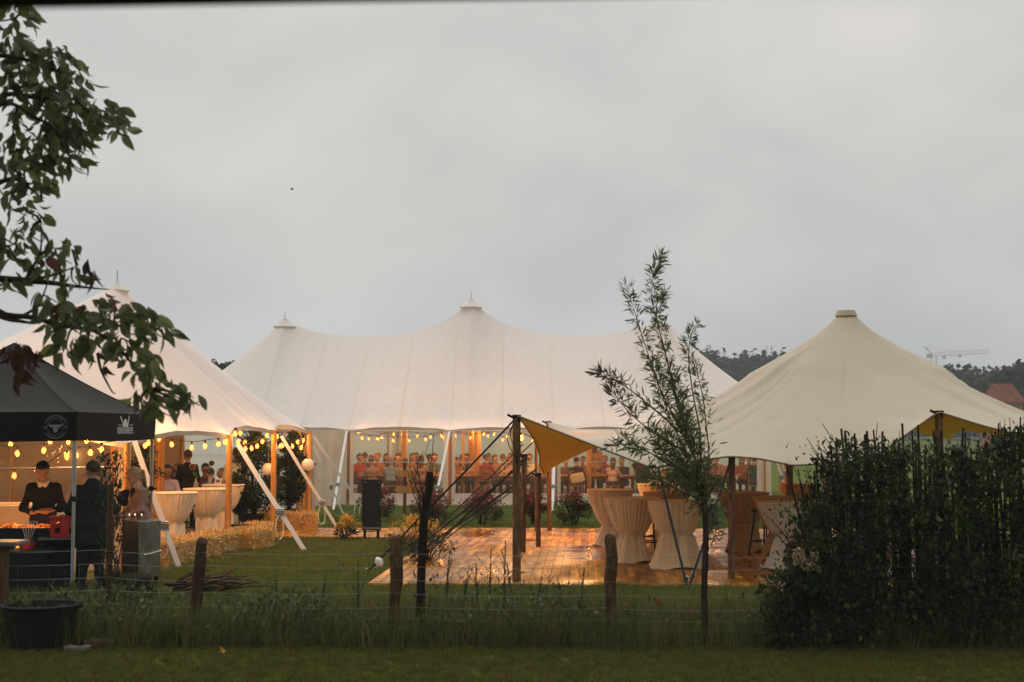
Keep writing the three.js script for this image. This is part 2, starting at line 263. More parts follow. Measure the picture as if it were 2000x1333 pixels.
{
  const f = frontX;
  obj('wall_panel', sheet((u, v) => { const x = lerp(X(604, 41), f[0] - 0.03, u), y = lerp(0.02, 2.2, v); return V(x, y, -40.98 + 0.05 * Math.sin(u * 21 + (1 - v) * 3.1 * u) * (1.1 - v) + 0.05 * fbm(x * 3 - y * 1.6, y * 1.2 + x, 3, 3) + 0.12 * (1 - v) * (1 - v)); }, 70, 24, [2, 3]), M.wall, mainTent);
  windowBay(mainTent, f[0] + 0.03, f[1] - 0.03, -41); windowBay(mainTent, f[1] + 0.03, f[2] - 0.03, -41);
  windowBay(mainTent, f[2] + 0.03, f[3] - 0.03, -41); windowBay(mainTent, f[3] + 0.03, X(1488, 41) - 0.03, -41);
  obj('wall_panel', flat(X(1488, 41), X(1506, 41), 0.02, 2.2, -41.1, 0.05, 3, 14, 10), M.wall, mainTent);
  for (let k = 0; k < 5; k++) { const a = -13 + k * 4.4; windowBay(mainTent, a, a + 4.3, -52.9, M.haze); }
  for (const x of f) obj('side_zip', tube([V(x + 0.05, 0.05, -40.86), V(x + 0.05, 1.2, -40.93), V(x + 0.05, 2.14, -40.93)], 0.013, 5), mat(0.05, 0.055, 0.06), mainTent);
}

// left tent
const leftTent = thing('sailcloth_tent', 'cream peaked sailcloth tent at left edge, open side with straw bales', 'tent', [0, 0, 0]);
const LP = V(X(225, 27.5), Y(555, 27.5), -27.5);
const LR = [V(X(250, 22.6), Y(868, 22.6), -22.6), V(X(449, 25.7), Y(852, 25.7), -25.7), V(X(536, 28.4), Y(845, 28.4), -28.4), V(X(605, 30.9), Y(843, 30.9), -30.9), V(-4.9, 2.15, -33.6), V(-8, 2.15, -34.6), V(-11.6, 2.15, -33), V(-12.8, 2.15, -28), V(-11.8, 2.15, -22.6), V(-8.9, 2.1, -20.9)];
{
  const { geo, at } = fan(LR.map((e) => ({ e, c: V(LP.x, 0, LP.z) })), 22, 26, () => ({ top: LP.y, pow: 1.16 }), 0.06, 0.14);
  obj('roof', geo, M.sail, leftTent);
  obj('hem', sheet((u, v) => { const q = at(u * LR.length, 1); q.y += 0.012 - v * 0.075; return q; }, LR.length * 10, 1), mat(0.5, 0.46, 0.4, { map: T.canvas, roughness: 0.9, side: THREE.DoubleSide }), leftTent);
  peakCap(leftTent, LP, 0.2);
  obj('main_pole', cyl(0.07, 0.08, LP.y, 10, LP.x, LP.y / 2, LP.z), M.honey, leftTent);
  LR.forEach((e) => obj('eave_post', tube([V(e.x - 0.02, 0, e.z), V(e.x, e.y * 0.5, e.z), V(e.x, e.y + 0.02, e.z)], [0.06, 0.052], 10), M.honey, leftTent));
  obj('inner_post', cyl(0.11, 0.11, 2.4, 10, X(313, 30), 1.2, -30), M.honey, leftTent);
  obj('inner_post', cyl(0.05, 0.05, 2.3, 10, X(584, 33), 1.15, -33), M.honey, leftTent);
  // clear end wall, left of the nearest post, and the clear far wall
  const clear = (a, b, nm, pane = M.pvc) => {
    const L = a.distanceTo(b), d = b.clone().sub(a).normalize(), nrm = V(-d.z, 0, d.x);
    const at2 = (u, y, o) => a.clone().addScaledVector(d, u * L).setY(y).addScaledVector(nrm, o);
    const w = obj('clear_wall', sheet((u, v) => at2(u, lerp(0.35, 2.12, v), 0.09 * fbm(u * L * 0.9 + v * 1.7, v * 1.6 - u * L * 0.5, nm, 3)), 40, 26, [L, 1.8]), pane, leftTent);
    obj('wall_skirt', sheet((u, v) => at2(u, lerp(0.01, 0.35, v), 0.06 * fbm(u * L * 3, v, nm, 3)), 40, 6, [L, 0.4]), M.wall, leftTent);
    for (const y of [1.05, 1.62]) obj('weld_seam', tube([0, 1, 2, 3, 4].map((k) => at2(k / 4, y, 0.02)), 0.006, 4), sealM, w);
  };
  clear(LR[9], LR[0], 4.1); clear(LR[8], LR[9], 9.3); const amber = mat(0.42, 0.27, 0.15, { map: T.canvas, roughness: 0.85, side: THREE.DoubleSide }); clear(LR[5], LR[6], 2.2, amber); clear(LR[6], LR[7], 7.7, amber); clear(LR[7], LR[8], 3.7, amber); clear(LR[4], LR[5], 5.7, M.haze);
  // gathered white drapes at the posts
  for (const [x, z, h, w] of [[X(608, 31), -31.05, 1.95, 0.13], [X(236, 22.8), -22.9, 1.95, 0.2]]) obj('drape', sheet((u, v) => V(x + (u - 0.5) * w * (1 + 0.5 * Math.sin(v * 5)), lerp(0.12, h, v), z + 0.035 * Math.sin(u * 20 + v * 2)), 24, 14, [1, 2]), M.wall, leftTent);
}

// stretch tent: a relaxed membrane between its poles
const stretchTent = thing('stretch_tent', 'beige stretch tent with one blunt peak over the wooden deck', 'tent', [0, 0, 0]);
const poly = (t, a) => { for (let i = 1; i < a.length; i++) if (t <= a[i][0]) { const f = (t - a[i - 1][0]) / (a[i][0] - a[i - 1][0]); return lerp(a[i - 1][1], a[i][1], f); } return a[a.length - 1][1]; };
const SF = [[X(1012, 20.2), 2.40], [X(1275, 20.2), 1.66], [X(1380, 20.2), 1.79], [X(1425, 20.2), 1.83], [X(1480, 20.2), 1.80], [X(1548, 20.2), 1.70], [X(1700, 20.2), 1.76], [X(1833, 20.2), 2.46], [X(1920, 20.2), 2.26], [X(2010, 20.2), 2.10], [9.4, 1.9]];
const SX0 = SF[0][0], SX1 = 9.4;
let stretchY;
{
  const N = 84, MZn = 72, z0 = -20.2, z1 = -30.4, h = new Float32Array((N + 1) * (MZn + 1)), fix = new Uint8Array(h.length);
  const left = [[0, 2.4], [0.28, 1.86], [0.56, 1.40], [0.8, 1.86], [1, 2.38]], back = [[0, 2.38], [0.075, 2.22], [0.2, 2.2], [0.35, 2.35], [0.6, 2.1], [0.8, 2.4], [1, 2.0]];
  const xl = (v) => SX0 + 0.66 * v + 0.16 * Math.sin(Math.PI * Math.min(1, v * 1.8)) + 0.22 * Math.sin(Math.PI * clamp(v * 1.8 - 0.8, 0, 1));
  const pos = (u, v) => { const x = lerp(xl(v), SX1, u); return V(x, 0, lerp(z0, z1, v) - 0.12 * Math.sin(u * 9) ** 2 * (1 - v)); };
  const PK = V(X(1655, 25), 4.2, -25), prof = [[0, 4.24], [0.16, 4.22], [0.3, 4.06], [0.5, 3.90], [0.9, 3.64], [1.4, 3.36], [1.75, 3.17]];
  for (let j = 0; j <= MZn; j++) for (let i = 0; i <= N; i++) {
    const u = i / N, v = j / MZn, k = j * (N + 1) + i, q = pos(u, v), r = Math.hypot(q.x - PK.x, q.z - PK.z);
    h[k] = 2.1 + Math.max(0, 1.8 - r * 0.5);
    if (j === 0) { h[k] = poly(q.x, SF); fix[k] = 1; } else if (i === 0) { h[k] = poly(v, left); fix[k] = 1; } else if (j === MZn) { h[k] = poly(u, back); fix[k] = 1; } else if (i === N) { h[k] = 1.9 + 0.3 * v; fix[k] = 1; }
    else if (r < 1.7) { h[k] = poly(r, prof); fix[k] = 1; }
  }
  for (let it = 0; it < 1500; it++) for (let j = 1; j < MZn; j++) for (let i = 1; i < N; i++) { const k = j * (N + 1) + i; if (!fix[k]) { const m = (h[k - 1] + h[k + 1] + h[k - N - 1] + h[k + N + 1]) / 4; h[k] += 1.7 * (m - h[k]); } }
  stretchY = (u, v) => { const x = clamp(u, 0, 1) * N, y = clamp(v, 0, 1) * MZn, i = Math.min(N - 1, x | 0), j = Math.min(MZn - 1, y | 0), a = x - i, b = y - j, k = j * (N + 1) + i; return lerp(lerp(h[k], h[k + 1], a), lerp(h[k + N + 1], h[k + N + 2], a), b); };
  const fold = (q) => { const dx = q.x - PK.x, dz = q.z - PK.z, r = Math.hypot(dx, dz), a = Math.atan2(dz, dx); return r < 0.3 ? 0 : 0.11 * sstep(0.5, 2, r) * (1 - sstep(3, 5, r)) * Math.pow(Math.max(0, vnoise(a * 9, r * 0.35, 3)), 2) - 0.045 * Math.max(0, vnoise(a * 22, r * 0.5, 9)) ** 2 * sstep(0.6, 2, r); };
  const surf = (dy) => sheet((u, v) => { const q = pos(u, v); q.y = stretchY(u, v) + dy; if (v > 0.01 && u > 0.01) q.y += fold(q); return q; }, 168, 144, [9, 9]);
  obj('canopy', surf(0), mat(0.66, 0.60, 0.48, { map: T.canvas, roughness: 0.8, transmission: 0.24, side: THREE.DoubleSide }), stretchTent);
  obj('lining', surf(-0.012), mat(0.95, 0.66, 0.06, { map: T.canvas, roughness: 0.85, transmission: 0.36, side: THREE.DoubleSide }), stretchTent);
  const edge = []; for (let i = 0; i <= 160; i++) { const q = pos(i / 160, 0); q.y = stretchY(i / 160, 0) - 0.006; edge.push(q); } obj('edge_band', tube(edge, 0.014, 5), mat(0.2, 0.15, 0.1), stretchTent);
  const e2 = []; for (let i = 0; i <= 50; i++) { const q = pos(0, i / 50); q.y = stretchY(0, i / 50) - 0.006; e2.push(q); } obj('edge_band', tube(e2, 0.014, 5), mat(0.2, 0.15, 0.1), stretchTent);
  obj('peak_cap', cyl(0.15, 0.2, 0.1, 14, PK.x, 4.25, PK.z), mat(0.5, 0.42, 0.3, { map: T.canvas, roughness: 0.9 }), stretchTent);
  obj('main_pole', cyl(0.06, 0.06, 4.2, 8, PK.x, 2.1, PK.z), M.dull, stretchTent);
  const pole = (px, d, top, r, lean = 0, d2 = d) => { const x = X(px, d), g = tube([V(x - lean, 0.03, -d), V(x - lean * 0.5, top * 0.5, -(d + d2) / 2), V(x, top, -d2)], [r * 1.05, r], 9); const o = obj('edge_pole', g, mat(0.40, 0.27, 0.16, { map: T.bark, roughness: 0.8 }), stretchTent);
    obj('clamp', [rbox(0.13, 0.05, 0.1, 0.015, x, top + 0.03, -d2), cyl(0.02, 0.02, 0.16, 6, x - 0.06, top + 0.02, -d2 + 0.03, 0, 0, 1.1), cyl(0.016, 0.016, 0.13, 6, x + 0.03, top - 0.05, -d2 + 0.03, 0.5, 0, 0)], M.black, o); return o; };
  pole(1009, 20.3, 2.36, 0.058); pole(1428, 20.6, 1.80, 0.05, 0.02); pole(1833, 20.3, 2.42, 0.055);
  pole(1024, 25.1, 1.72, 0.05, 0.03); pole(1051, 26.2, 1.36, 0.045); pole(1071, 30.4, 2.33, 0.05, -0.02); pole(1540, 28.5, 2.0, 0.07); pole(1047, 30.2, 2.3, 0.03);
  for (const [px, py, d] of [[1590, 897, 20.15], [1700, 893, 20.15], [1275, 912, 20.15]]) { const q = P(px, py, d); obj('clamp', [rbox(0.1, 0.04, 0.07, 0.012, q.x, q.y, q.z), cyl(0.013, 0.013, 0.11, 6, q.x, q.y - 0.05, q.z, 0.3, 0, 0.7)], M.black, stretchTent); }
}

// ------------------------------------------------------------------ people: one continuous surface round a skeleton of tapered capsules
function nets(f, lo, hi, h) {
  const nx = Math.ceil((hi[0] - lo[0]) / h) + 1, ny = Math.ceil((hi[1] - lo[1]) / h) + 1, nz = Math.ceil((hi[2] - lo[2]) / h) + 1, val = new Float32Array(nx * ny * nz), id = new Int32Array(nx * ny * nz).fill(-1);
  const I = (i, j, k) => (k * ny + j) * nx + i;
  for (let k = 0; k < nz; k++) for (let j = 0; j < ny; j++) for (let i = 0; i < nx; i++) val[I(i, j, k)] = f(lo[0] + i * h, lo[1] + j * h, lo[2] + k * h);
  const p = [], ix = [];
  for (let k = 0; k < nz - 1; k++) for (let j = 0; j < ny - 1; j++) for (let i = 0; i < nx - 1; i++) {
    const c = []; let n = 0; for (let q = 0; q < 8; q++) { c[q] = val[I(i + (q & 1), j + (q >> 1 & 1), k + (q >> 2))]; if (c[q] < 0) n++; }
    if (n === 0 || n === 8) continue;
    let x = 0, y = 0, z = 0, m = 0;
    for (let a = 0; a < 8; a++) for (const b of [1, 2, 4]) if (!(a & b)) { const e = a | b; if ((c[a] < 0) !== (c[e] < 0)) { const t = c[a] / (c[a] - c[e]); x += (a & 1) + (b === 1 ? t : 0); y += (a >> 1 & 1) + (b === 2 ? t : 0); z += (a >> 2) + (b === 4 ? t : 0); m++; } }
    id[I(i, j, k)] = p.length / 3; p.push(lo[0] + (i + x / m) * h, lo[1] + (j + y / m) * h, lo[2] + (k + z / m) * h);
  }
  const quad = (a, b, c, d, flip) => { if (a < 0 || b < 0 || c < 0 || d < 0) return; flip ? ix.push(a, c, b, a, d, c) : ix.push(a, b, c, a, c, d); };
  for (let k = 1; k < nz - 1; k++) for (let j = 1; j < ny - 1; j++) for (let i = 1; i < nx - 1; i++) {
    const s = val[I(i, j, k)] < 0;
    if (s !== val[I(i + 1, j, k)] < 0) quad(id[I(i, j - 1, k - 1)], id[I(i, j, k - 1)], id[I(i, j, k)], id[I(i, j - 1, k)], !s);
    if (s !== val[I(i, j + 1, k)] < 0) quad(id[I(i - 1, j, k - 1)], id[I(i - 1, j, k)], id[I(i, j, k)], id[I(i, j, k - 1)], !s);
    if (s !== val[I(i, j, k + 1)] < 0) quad(id[I(i - 1, j - 1, k)], id[I(i, j - 1, k)], id[I(i, j, k)], id[I(i - 1, j, k)], !s);
  }
  const n = new Float32Array(p.length), e = h * 0.4;
  for (let i = 0; i < p.length; i += 3) { const [x, y, z] = [p[i], p[i + 1], p[i + 2]], a = f(x + e, y, z) - f(x - e, y, z), b = f(x, y + e, z) - f(x, y - e, z), c = f(x, y, z + e) - f(x, y, z - e), l = Math.hypot(a, b, c) || 1; n[i] = a / l; n[i + 1] = b / l; n[i + 2] = c / l; }
  const g = new THREE.BufferGeometry(); g.setAttribute('position', new THREE.Float32BufferAttribute(p, 3)); g.setAttribute('normal', new THREE.BufferAttribute(n, 3)); g.setIndex(ix); return g;
}
const capD = (q, x, y, z) => { const [ax, ay, az, ra, bx, by, bz, rb] = q, dx = bx - ax, dy = by - ay, dz = bz - az, l = dx * dx + dy * dy + dz * dz; const t = l > 0 ? clamp(((x - ax) * dx + (y - ay) * dy + (z - az) * dz) / l, 0, 1) : 0; return Math.hypot(x - ax - dx * t, y - ay - dy * t, z - az - dz * t) - (ra + (rb - ra) * t); };
const fieldOf = (prims, k) => (x, y, z) => { let d = 9; for (const q of prims) { const e = capD(q, x, y, z), h = Math.max(k - Math.abs(d - e), 0) / k; d = Math.min(d, e) - h * h * k * 0.25; } return d; };
const regionOf = (prims, x, y, z) => { let d = 9, r = 0; for (const q of prims) { const e = capD(q, x, y, z); if (e < d) { d = e; r = q[8]; } } return r; };
// regions: 0 top, 1 skin, 2 trousers, 3 shoes, 4 collar, 5 eyes and brows, 6 lips, 7 under-shirt
function skeleton(o) {
  const py = o.pelvis, cl = Math.cos(o.lean || 0), sl = Math.sin(o.lean || 0), w = o.width || 1, g = o.girth || 1, tilt = o.tilt || 0;
  const U = (x, y, z) => { const X2 = x + tilt * y; return [X2, py + y * cl - z * sl, z * cl + y * sl]; };
  const hp = (o.lean || 0) + (o.headPitch || 0), hy = o.headTurn || 0, hc = U(0, 0.60, 0.012), up = [Math.cos(hp), Math.sin(hp)];
  const Hd = (x, y, z) => { y += 0.115; const x1 = x * Math.cos(hy) + z * Math.sin(hy), z1 = -x * Math.sin(hy) + z * Math.cos(hy); return [hc[0] + x1, hc[1] + y * up[0] - z1 * up[1], hc[2] + z1 * up[0] + y * up[1]]; };
  const q = [], add = (a, ra, b, rb, reg) => q.push([...a, ra, ...b, rb, reg]);
  const loose = o.loose || 0;
  add(U(-0.085 * w, 0.33, 0.005), 0.105 * g + loose, U(0.085 * w, 0.33, 0.005), 0.105 * g + loose, 0); add(U(-0.06 * w, 0.15, 0.012), 0.108 * g + loose, U(0.06 * w, 0.15, 0.012), 0.108 * g + loose, 0);
  add(U(-0.07 * w, 0.02, 0), 0.11 * g + loose * 1.4, U(0.07 * w, 0.02, 0), 0.11 * g + loose * 1.4, o.coat ? 0 : 2);
  add(U(-0.16 * w, 0.465, -0.01), 0.062, U(0.16 * w, 0.465, -0.01), 0.062, 0); add(U(0, 0.47, -0.005), 0.075, U(0, 0.53, 0), 0.058, 0);
  if (o.coat) add(U(-0.07 * w, -0.2, 0), 0.13 * g, U(0.07 * w, -0.2, 0), 0.13 * g, 0);
  add(U(0, 0.5, 0.005), 0.052, Hd(0, -0.06, -0.01), 0.05, 1);
  if (o.collar) for (const s of [-1, 1]) add(U(s * 0.052, 0.54, 0.02), 0.014, U(s * 0.026, 0.512, 0.062), 0.010, 4);
  if (o.high) add(U(0, 0.5, -0.012), 0.066, U(0, 0.555, -0.012), 0.06, 0);
  if (o.vneck) add(U(0, 0.49, 0.07), 0.04, U(0, 0.33, 0.095), 0.022, 7);
  for (const s of [-1, 1]) {
    const a = s < 0 ? o.armR : o.armL, sh = U(s * 0.185 * w, 0.452, -0.005), e = a[0], wr = a[1], f = [lerp(e[0], wr[0], 0.5), lerp(e[1], wr[1], 0.5), lerp(e[2], wr[2], 0.5)];
    add(sh, 0.06 * g, e, 0.045 * g, 0);
    if (o.bare) { add(e, 0.042, f, 0.038, 1); add(f, 0.038, wr, 0.028, 1); } else { add(e, 0.045 * g, wr, 0.033, 0); }
    const L = o.legs ? o.legs[s < 0 ? 0 : 1] : [[s * 0.1, py * 0.53, 0.02], [s * 0.11, 0.09, -0.02]];
    add([s * 0.09, py - 0.02, 0], 0.098 * g, L[0], 0.064 * g, 2); add(L[0], 0.062 * g, L[1], 0.045, 2); add([L[1][0], 0.055, L[1][2] - 0.03], 0.045, [L[1][0] * 1.1, 0.04, L[1][2] + 0.16], 0.036, 3);
  }
  const H = [], hd = (a, ra, b, rb, reg = 1) => H.push([...Hd(...a), ra, ...Hd(...b), rb, reg]);
  hd([0, 0.035, -0.028], 0.09, [0, 0.04, 0.004], 0.086); hd([0, -0.02, 0.028], 0.066, [0, -0.072, 0.045], 0.042); hd([-0.03, -0.03, 0.035], 0.045, [0.03, -0.03, 0.035], 0.045);
  hd([0, 0.015, 0.085], 0.011, [0, -0.022, 0.104], 0.0145); for (const s of [-1, 1]) { hd([s * 0.084, 0.012, -0.012], 0.014, [s * 0.08, -0.022, -0.008], 0.012); hd([s * 0.02, 0.036, 0.081], 0.007, [s * 0.044, 0.036, 0.069], 0.007, 5); hd([s * 0.031, 0.014, 0.079], 0.0075, [s * 0.034, 0.014, 0.078], 0.0075, 5); }
  hd([-0.02, -0.052, 0.078], 0.010, [0.02, -0.052, 0.078], 0.010, 6);
  return { body: q, head: H, Hd };
}
function handPrims(wr, dir, pal, s, curl, holdR) {    // palm, four fingers and a thumb; pal: where the palm faces, s: +1 / -1 side of the thumb
  const d = V(...dir).normalize(), n = V(...pal).addScaledVector(d, -V(...pal).dot(d)).normalize(), c = d.clone().cross(n).multiplyScalar(s), w = V(...wr), q = [];
  const at = (a, b, e) => w.clone().addScaledVector(d, a).addScaledVector(c, b).addScaledVector(n, e).toArray(), add = (a, ra, b, rb) => q.push([...a, ra, ...b, rb, 1]);
  for (const k of [-0.026, -0.008, 0.01, 0.027]) add(at(0.0, k * 0.5, 0), 0.018, at(0.085, k, 0), 0.0125);
  [0.068, 0.08, 0.075, 0.06].forEach((L, i) => { const b = [0.028, 0.010, -0.009, -0.027][i], a1 = curl * 0.6, a2 = curl * 1.5, x1 = 0.09 + L * 0.5 * Math.cos(a1), z1 = L * 0.5 * Math.sin(a1), x2 = x1 + L * 0.5 * Math.cos(a2), z2 = z1 + L * 0.5 * Math.sin(a2); add(at(0.085, b, 0), 0.0095, at(x1, b * 1.08, z1), 0.0088); add(at(x1, b * 1.08, z1), 0.0088, at(x2, b * 1.06, z2), 0.0075); });
  add(at(0.022, 0.02, 0.004), 0.014, at(0.055, 0.048, 0.018 + curl * 0.01), 0.0105); add(at(0.055, 0.048, 0.018 + curl * 0.01), 0.0105, at(0.085, 0.052 - curl * 0.01, 0.03 + curl * 0.018), 0.008);
  return q;
}
function hairField(kind, Hd) {
  const inv = (() => { const o = V(...Hd(0, 0, 0)), ex = V(...Hd(1, 0, 0)).sub(o), ey = V(...Hd(0, 1, 0)).sub(o), ez = V(...Hd(0, 0, 1)).sub(o); return (x, y, z) => { const q = V(x, y, z).sub(o); return [q.dot(ex), q.dot(ey), q.dot(ez)]; }; })();
  return (x, y, z) => {
    const [a, b, c] = inv(x, y, z);
    let d = Math.hypot(a / 0.098, (b - 0.045) / 0.103, (c + 0.022) / 0.118) * 0.1 - 0.1;
    const face = Math.max(c - (0.045 + (b - 0.07) * 1.4), -1) , nape = -(b + 0.08 + (c + 0.05) * 0.3);
    d = Math.max(d, face, kind === 'short' || kind === 'top' ? nape : -(b + 0.085));
    if (kind === 'top') d = Math.min(d, Math.max(Math.hypot(a / 0.085, (b - 0.115) / 0.05, (c - 0.03) / 0.09) * 0.06 - 0.06, -(b - 0.07)));
    if (kind === 'long') d = Math.min(d, Math.max(capD([0, 0.02, -0.06, 0.09, 0, -0.2, -0.075, 0.075, 0], a, b, c), c - 0.0));
    if (kind === 'tail') { d = Math.min(d, capD([0, 0.05, -0.13, 0.028, 0, 0.0, -0.165, 0.03, 0], a, b, c), capD([0, 0.0, -0.165, 0.03, 0, -0.17, -0.13, 0.016, 0], a, b, c)); }
    if (kind === 'bun') d = Math.min(d, Math.hypot(a, b - 0.06, c + 0.125) - 0.045);
    return d + 0.005 * vnoise(a * 70, b * 30, c * 70) + 0.003 * vnoise(a * 160, b * 60, c * 160);
  };
}
const bounds = (prims, pad) => { const lo = [9, 9, 9], hi = [-9, -9, -9]; for (const q of prims) for (const o of [0, 4]) for (let a = 0; a < 3; a++) { lo[a] = Math.min(lo[a], q[o + a] - q[o + 3] - pad); hi[a] = Math.max(hi[a], q[o + a] + q[o + 3] + pad); } return [lo, hi]; };
const skinM = new THREE.MeshPhysicalMaterial({ vertexColors: true, roughness: 0.8, specularIntensity: 0.25 });
function regionsFor(g, prims, hd) {
  const p = g.attributes.position, r = new Uint8Array(p.count);
  for (let i = 0; i < p.count; i++) r[i] = regionOf(prims, p.getX(i), p.getY(i), p.getZ(i));
  return r;
}
function figure(o) {                                   // -> { parts: [{ g, r }], hair }
  const sk = skeleton(o), parts = [], cell = o.cell || 0.022;
  const mesh = (prims, k, h, crease) => { const f0 = fieldOf(prims, k), f1 = crease ? (x, y, z) => { const d = f0(x, y, z); return Math.abs(d) > 0.05 ? d : d + 0.007 * vnoise(x * 13 + y * 7, y * 17, z * 13) + 0.004 * vnoise(x * 31, y * 26 + x * 12, z * 31); } : f0, g = nets(f1, ...bounds(prims, h * 1.5), h); parts.push({ g, r: regionsFor(g, prims) }); };
  if (o.fine) { mesh(sk.body, 0.085, cell, true); mesh(sk.head, 0.022, 0.0055); for (const h of o.hands) mesh(handPrims(...h), 0.006, 0.0042); }
  else mesh([...sk.body, ...sk.head, ...(o.hands || []).flatMap((h) => handPrims(...h))], 0.05, cell);
  const hf = hairField(o.hair, sk.Hd), c = sk.Hd(0, 0, 0), R = o.hair === 'long' ? 0.3 : 0.24;
  return { parts, hair: nets(hf, c.map((v) => v - R), c.map((v) => v + R), o.fine ? 0.006 : 0.014) };
}
function paint(fig, pal) {
  const gs = fig.parts.map(({ g, r }) => {
    const n = g.clone(), col = new Float32Array(r.length * 3), p = g.attributes.position;
    for (let i = 0; i < r.length; i++) { const c = pal[r[i]] || pal[1], w = 1 + 0.1 * vnoise(p.getX(i) * 14, p.getY(i) * 14, p.getZ(i) * 14); col[i * 3] = c[0] * w; col[i * 3 + 1] = c[1] * w; col[i * 3 + 2] = c[2] * w; }
    n.setAttribute('color', new THREE.BufferAttribute(col, 3)); return n;
  });
  return gs;
}
const SKIN = [[0.38, 0.20, 0.12], [0.45, 0.25, 0.165], [0.32, 0.165, 0.10]];
const HAIR = { black: [0.012, 0.010, 0.009], brown: [0.06, 0.033, 0.018], blonde: [0.34, 0.20, 0.09], grey: [0.2, 0.18, 0.16], ginger: [0.17, 0.06, 0.02] };
function palette(top, o = {}) { const sk = SKIN[o.skin || 0]; return { 0: top, 1: sk, 2: o.legs || [0.03, 0.03, 0.04], 3: [0.02, 0.016, 0.013], 4: o.collar || [0.75, 0.72, 0.68], 5: [0.09, 0.05, 0.035], 6: [0.36, 0.13, 0.10], 7: o.under || [0.02, 0.02, 0.022] }; }
function person(fig, label, pos, turn, top, hair, o = {}) {
  const t = thing('person', label, 'person', pos, turn, o.group); if (o.scale) t.scale.setScalar(o.scale);
  const b = obj('body', paint(fig, palette(top, o)), skinM, t); b.castShadow = true;
  obj('hair', fig.hair, mat(...HAIR[hair], { roughness: 0.6 }), t); return t;
}
// the guests' poses
const SIT = (lean, o = {}) => ({ pelvis: 0.53, lean, armL: [[0.25, 0.78, 0.2], [0.13, 0.78, 0.42]], armR: [[-0.25, 0.78, 0.2], [-0.13, 0.78, 0.42]], legs: [[[-0.1, 0.52, 0.42], [-0.11, 0.09, 0.38]], [[0.1, 0.52, 0.42], [0.11, 0.09, 0.38]]], hair: 'short', hands: [[[0.13, 0.78, 0.42], [-0.4, 0, 1], [0, -1, 0], 1, 0.3], [[-0.13, 0.78, 0.42], [0.4, 0, 1], [0, -1, 0], -1, 0.3]], ...o });
const POSE = {
  sitShort: figure(SIT(0.2)), sitLong: figure(SIT(0.12, { hair: 'long', width: 0.9, girth: 0.92, headTurn: 0.4 })), sitBun: figure(SIT(0.18, { hair: 'bun', width: 0.9, girth: 0.92, headTurn: -0.5 })), sitTurn: figure(SIT(0.05, { headTurn: -0.8, tilt: 0.08, armL: [[0.28, 0.72, 0.12], [0.1, 0.72, 0.34]] })),
  stand: figure({ pelvis: 0.93, hair: 'short', armL: [[0.25, 1.12, -0.02], [0.22, 0.9, 0.14]], armR: [[-0.25, 1.12, -0.02], [-0.22, 0.9, 0.14]], hands: [[[0.22, 0.9, 0.14], [0, -1, 0.4], [-1, 0, 0], 1, 0.5], [[-0.22, 0.9, 0.14], [0, -1, 0.4], [1, 0, 0], -1, 0.5]], coat: true, loose: 0.012 }),
  standLong: figure({ pelvis: 0.93, hair: 'long', width: 0.88, girth: 0.93, armL: [[0.24, 1.12, 0], [0.12, 1.05, 0.24]], armR: [[-0.24, 1.12, 0], [-0.12, 1.05, 0.24]], hands: [], coat: true, loose: 0.01 }),
};
const TOPS = { peach: [0.62, 0.36, 0.26], 'light blue': [0.36, 0.42, 0.50], cream: [0.62, 0.52, 0.36], 'pale yellow': [0.6, 0.46, 0.24], red: [0.34, 0.06, 0.04], orange: [0.55, 0.22, 0.06], 'dark green': [0.02, 0.05, 0.05], black: [0.015, 0.016, 0.02], navy: [0.03, 0.045, 0.09], white: [0.7, 0.68, 0.65], brown: [0.18, 0.09, 0.045], blue: [0.09, 0.14, 0.24], rose: [0.38, 0.19, 0.16], grey: [0.22, 0.21, 0.2], tan: [0.4, 0.26, 0.13], teal: [0.04, 0.11, 0.12] };
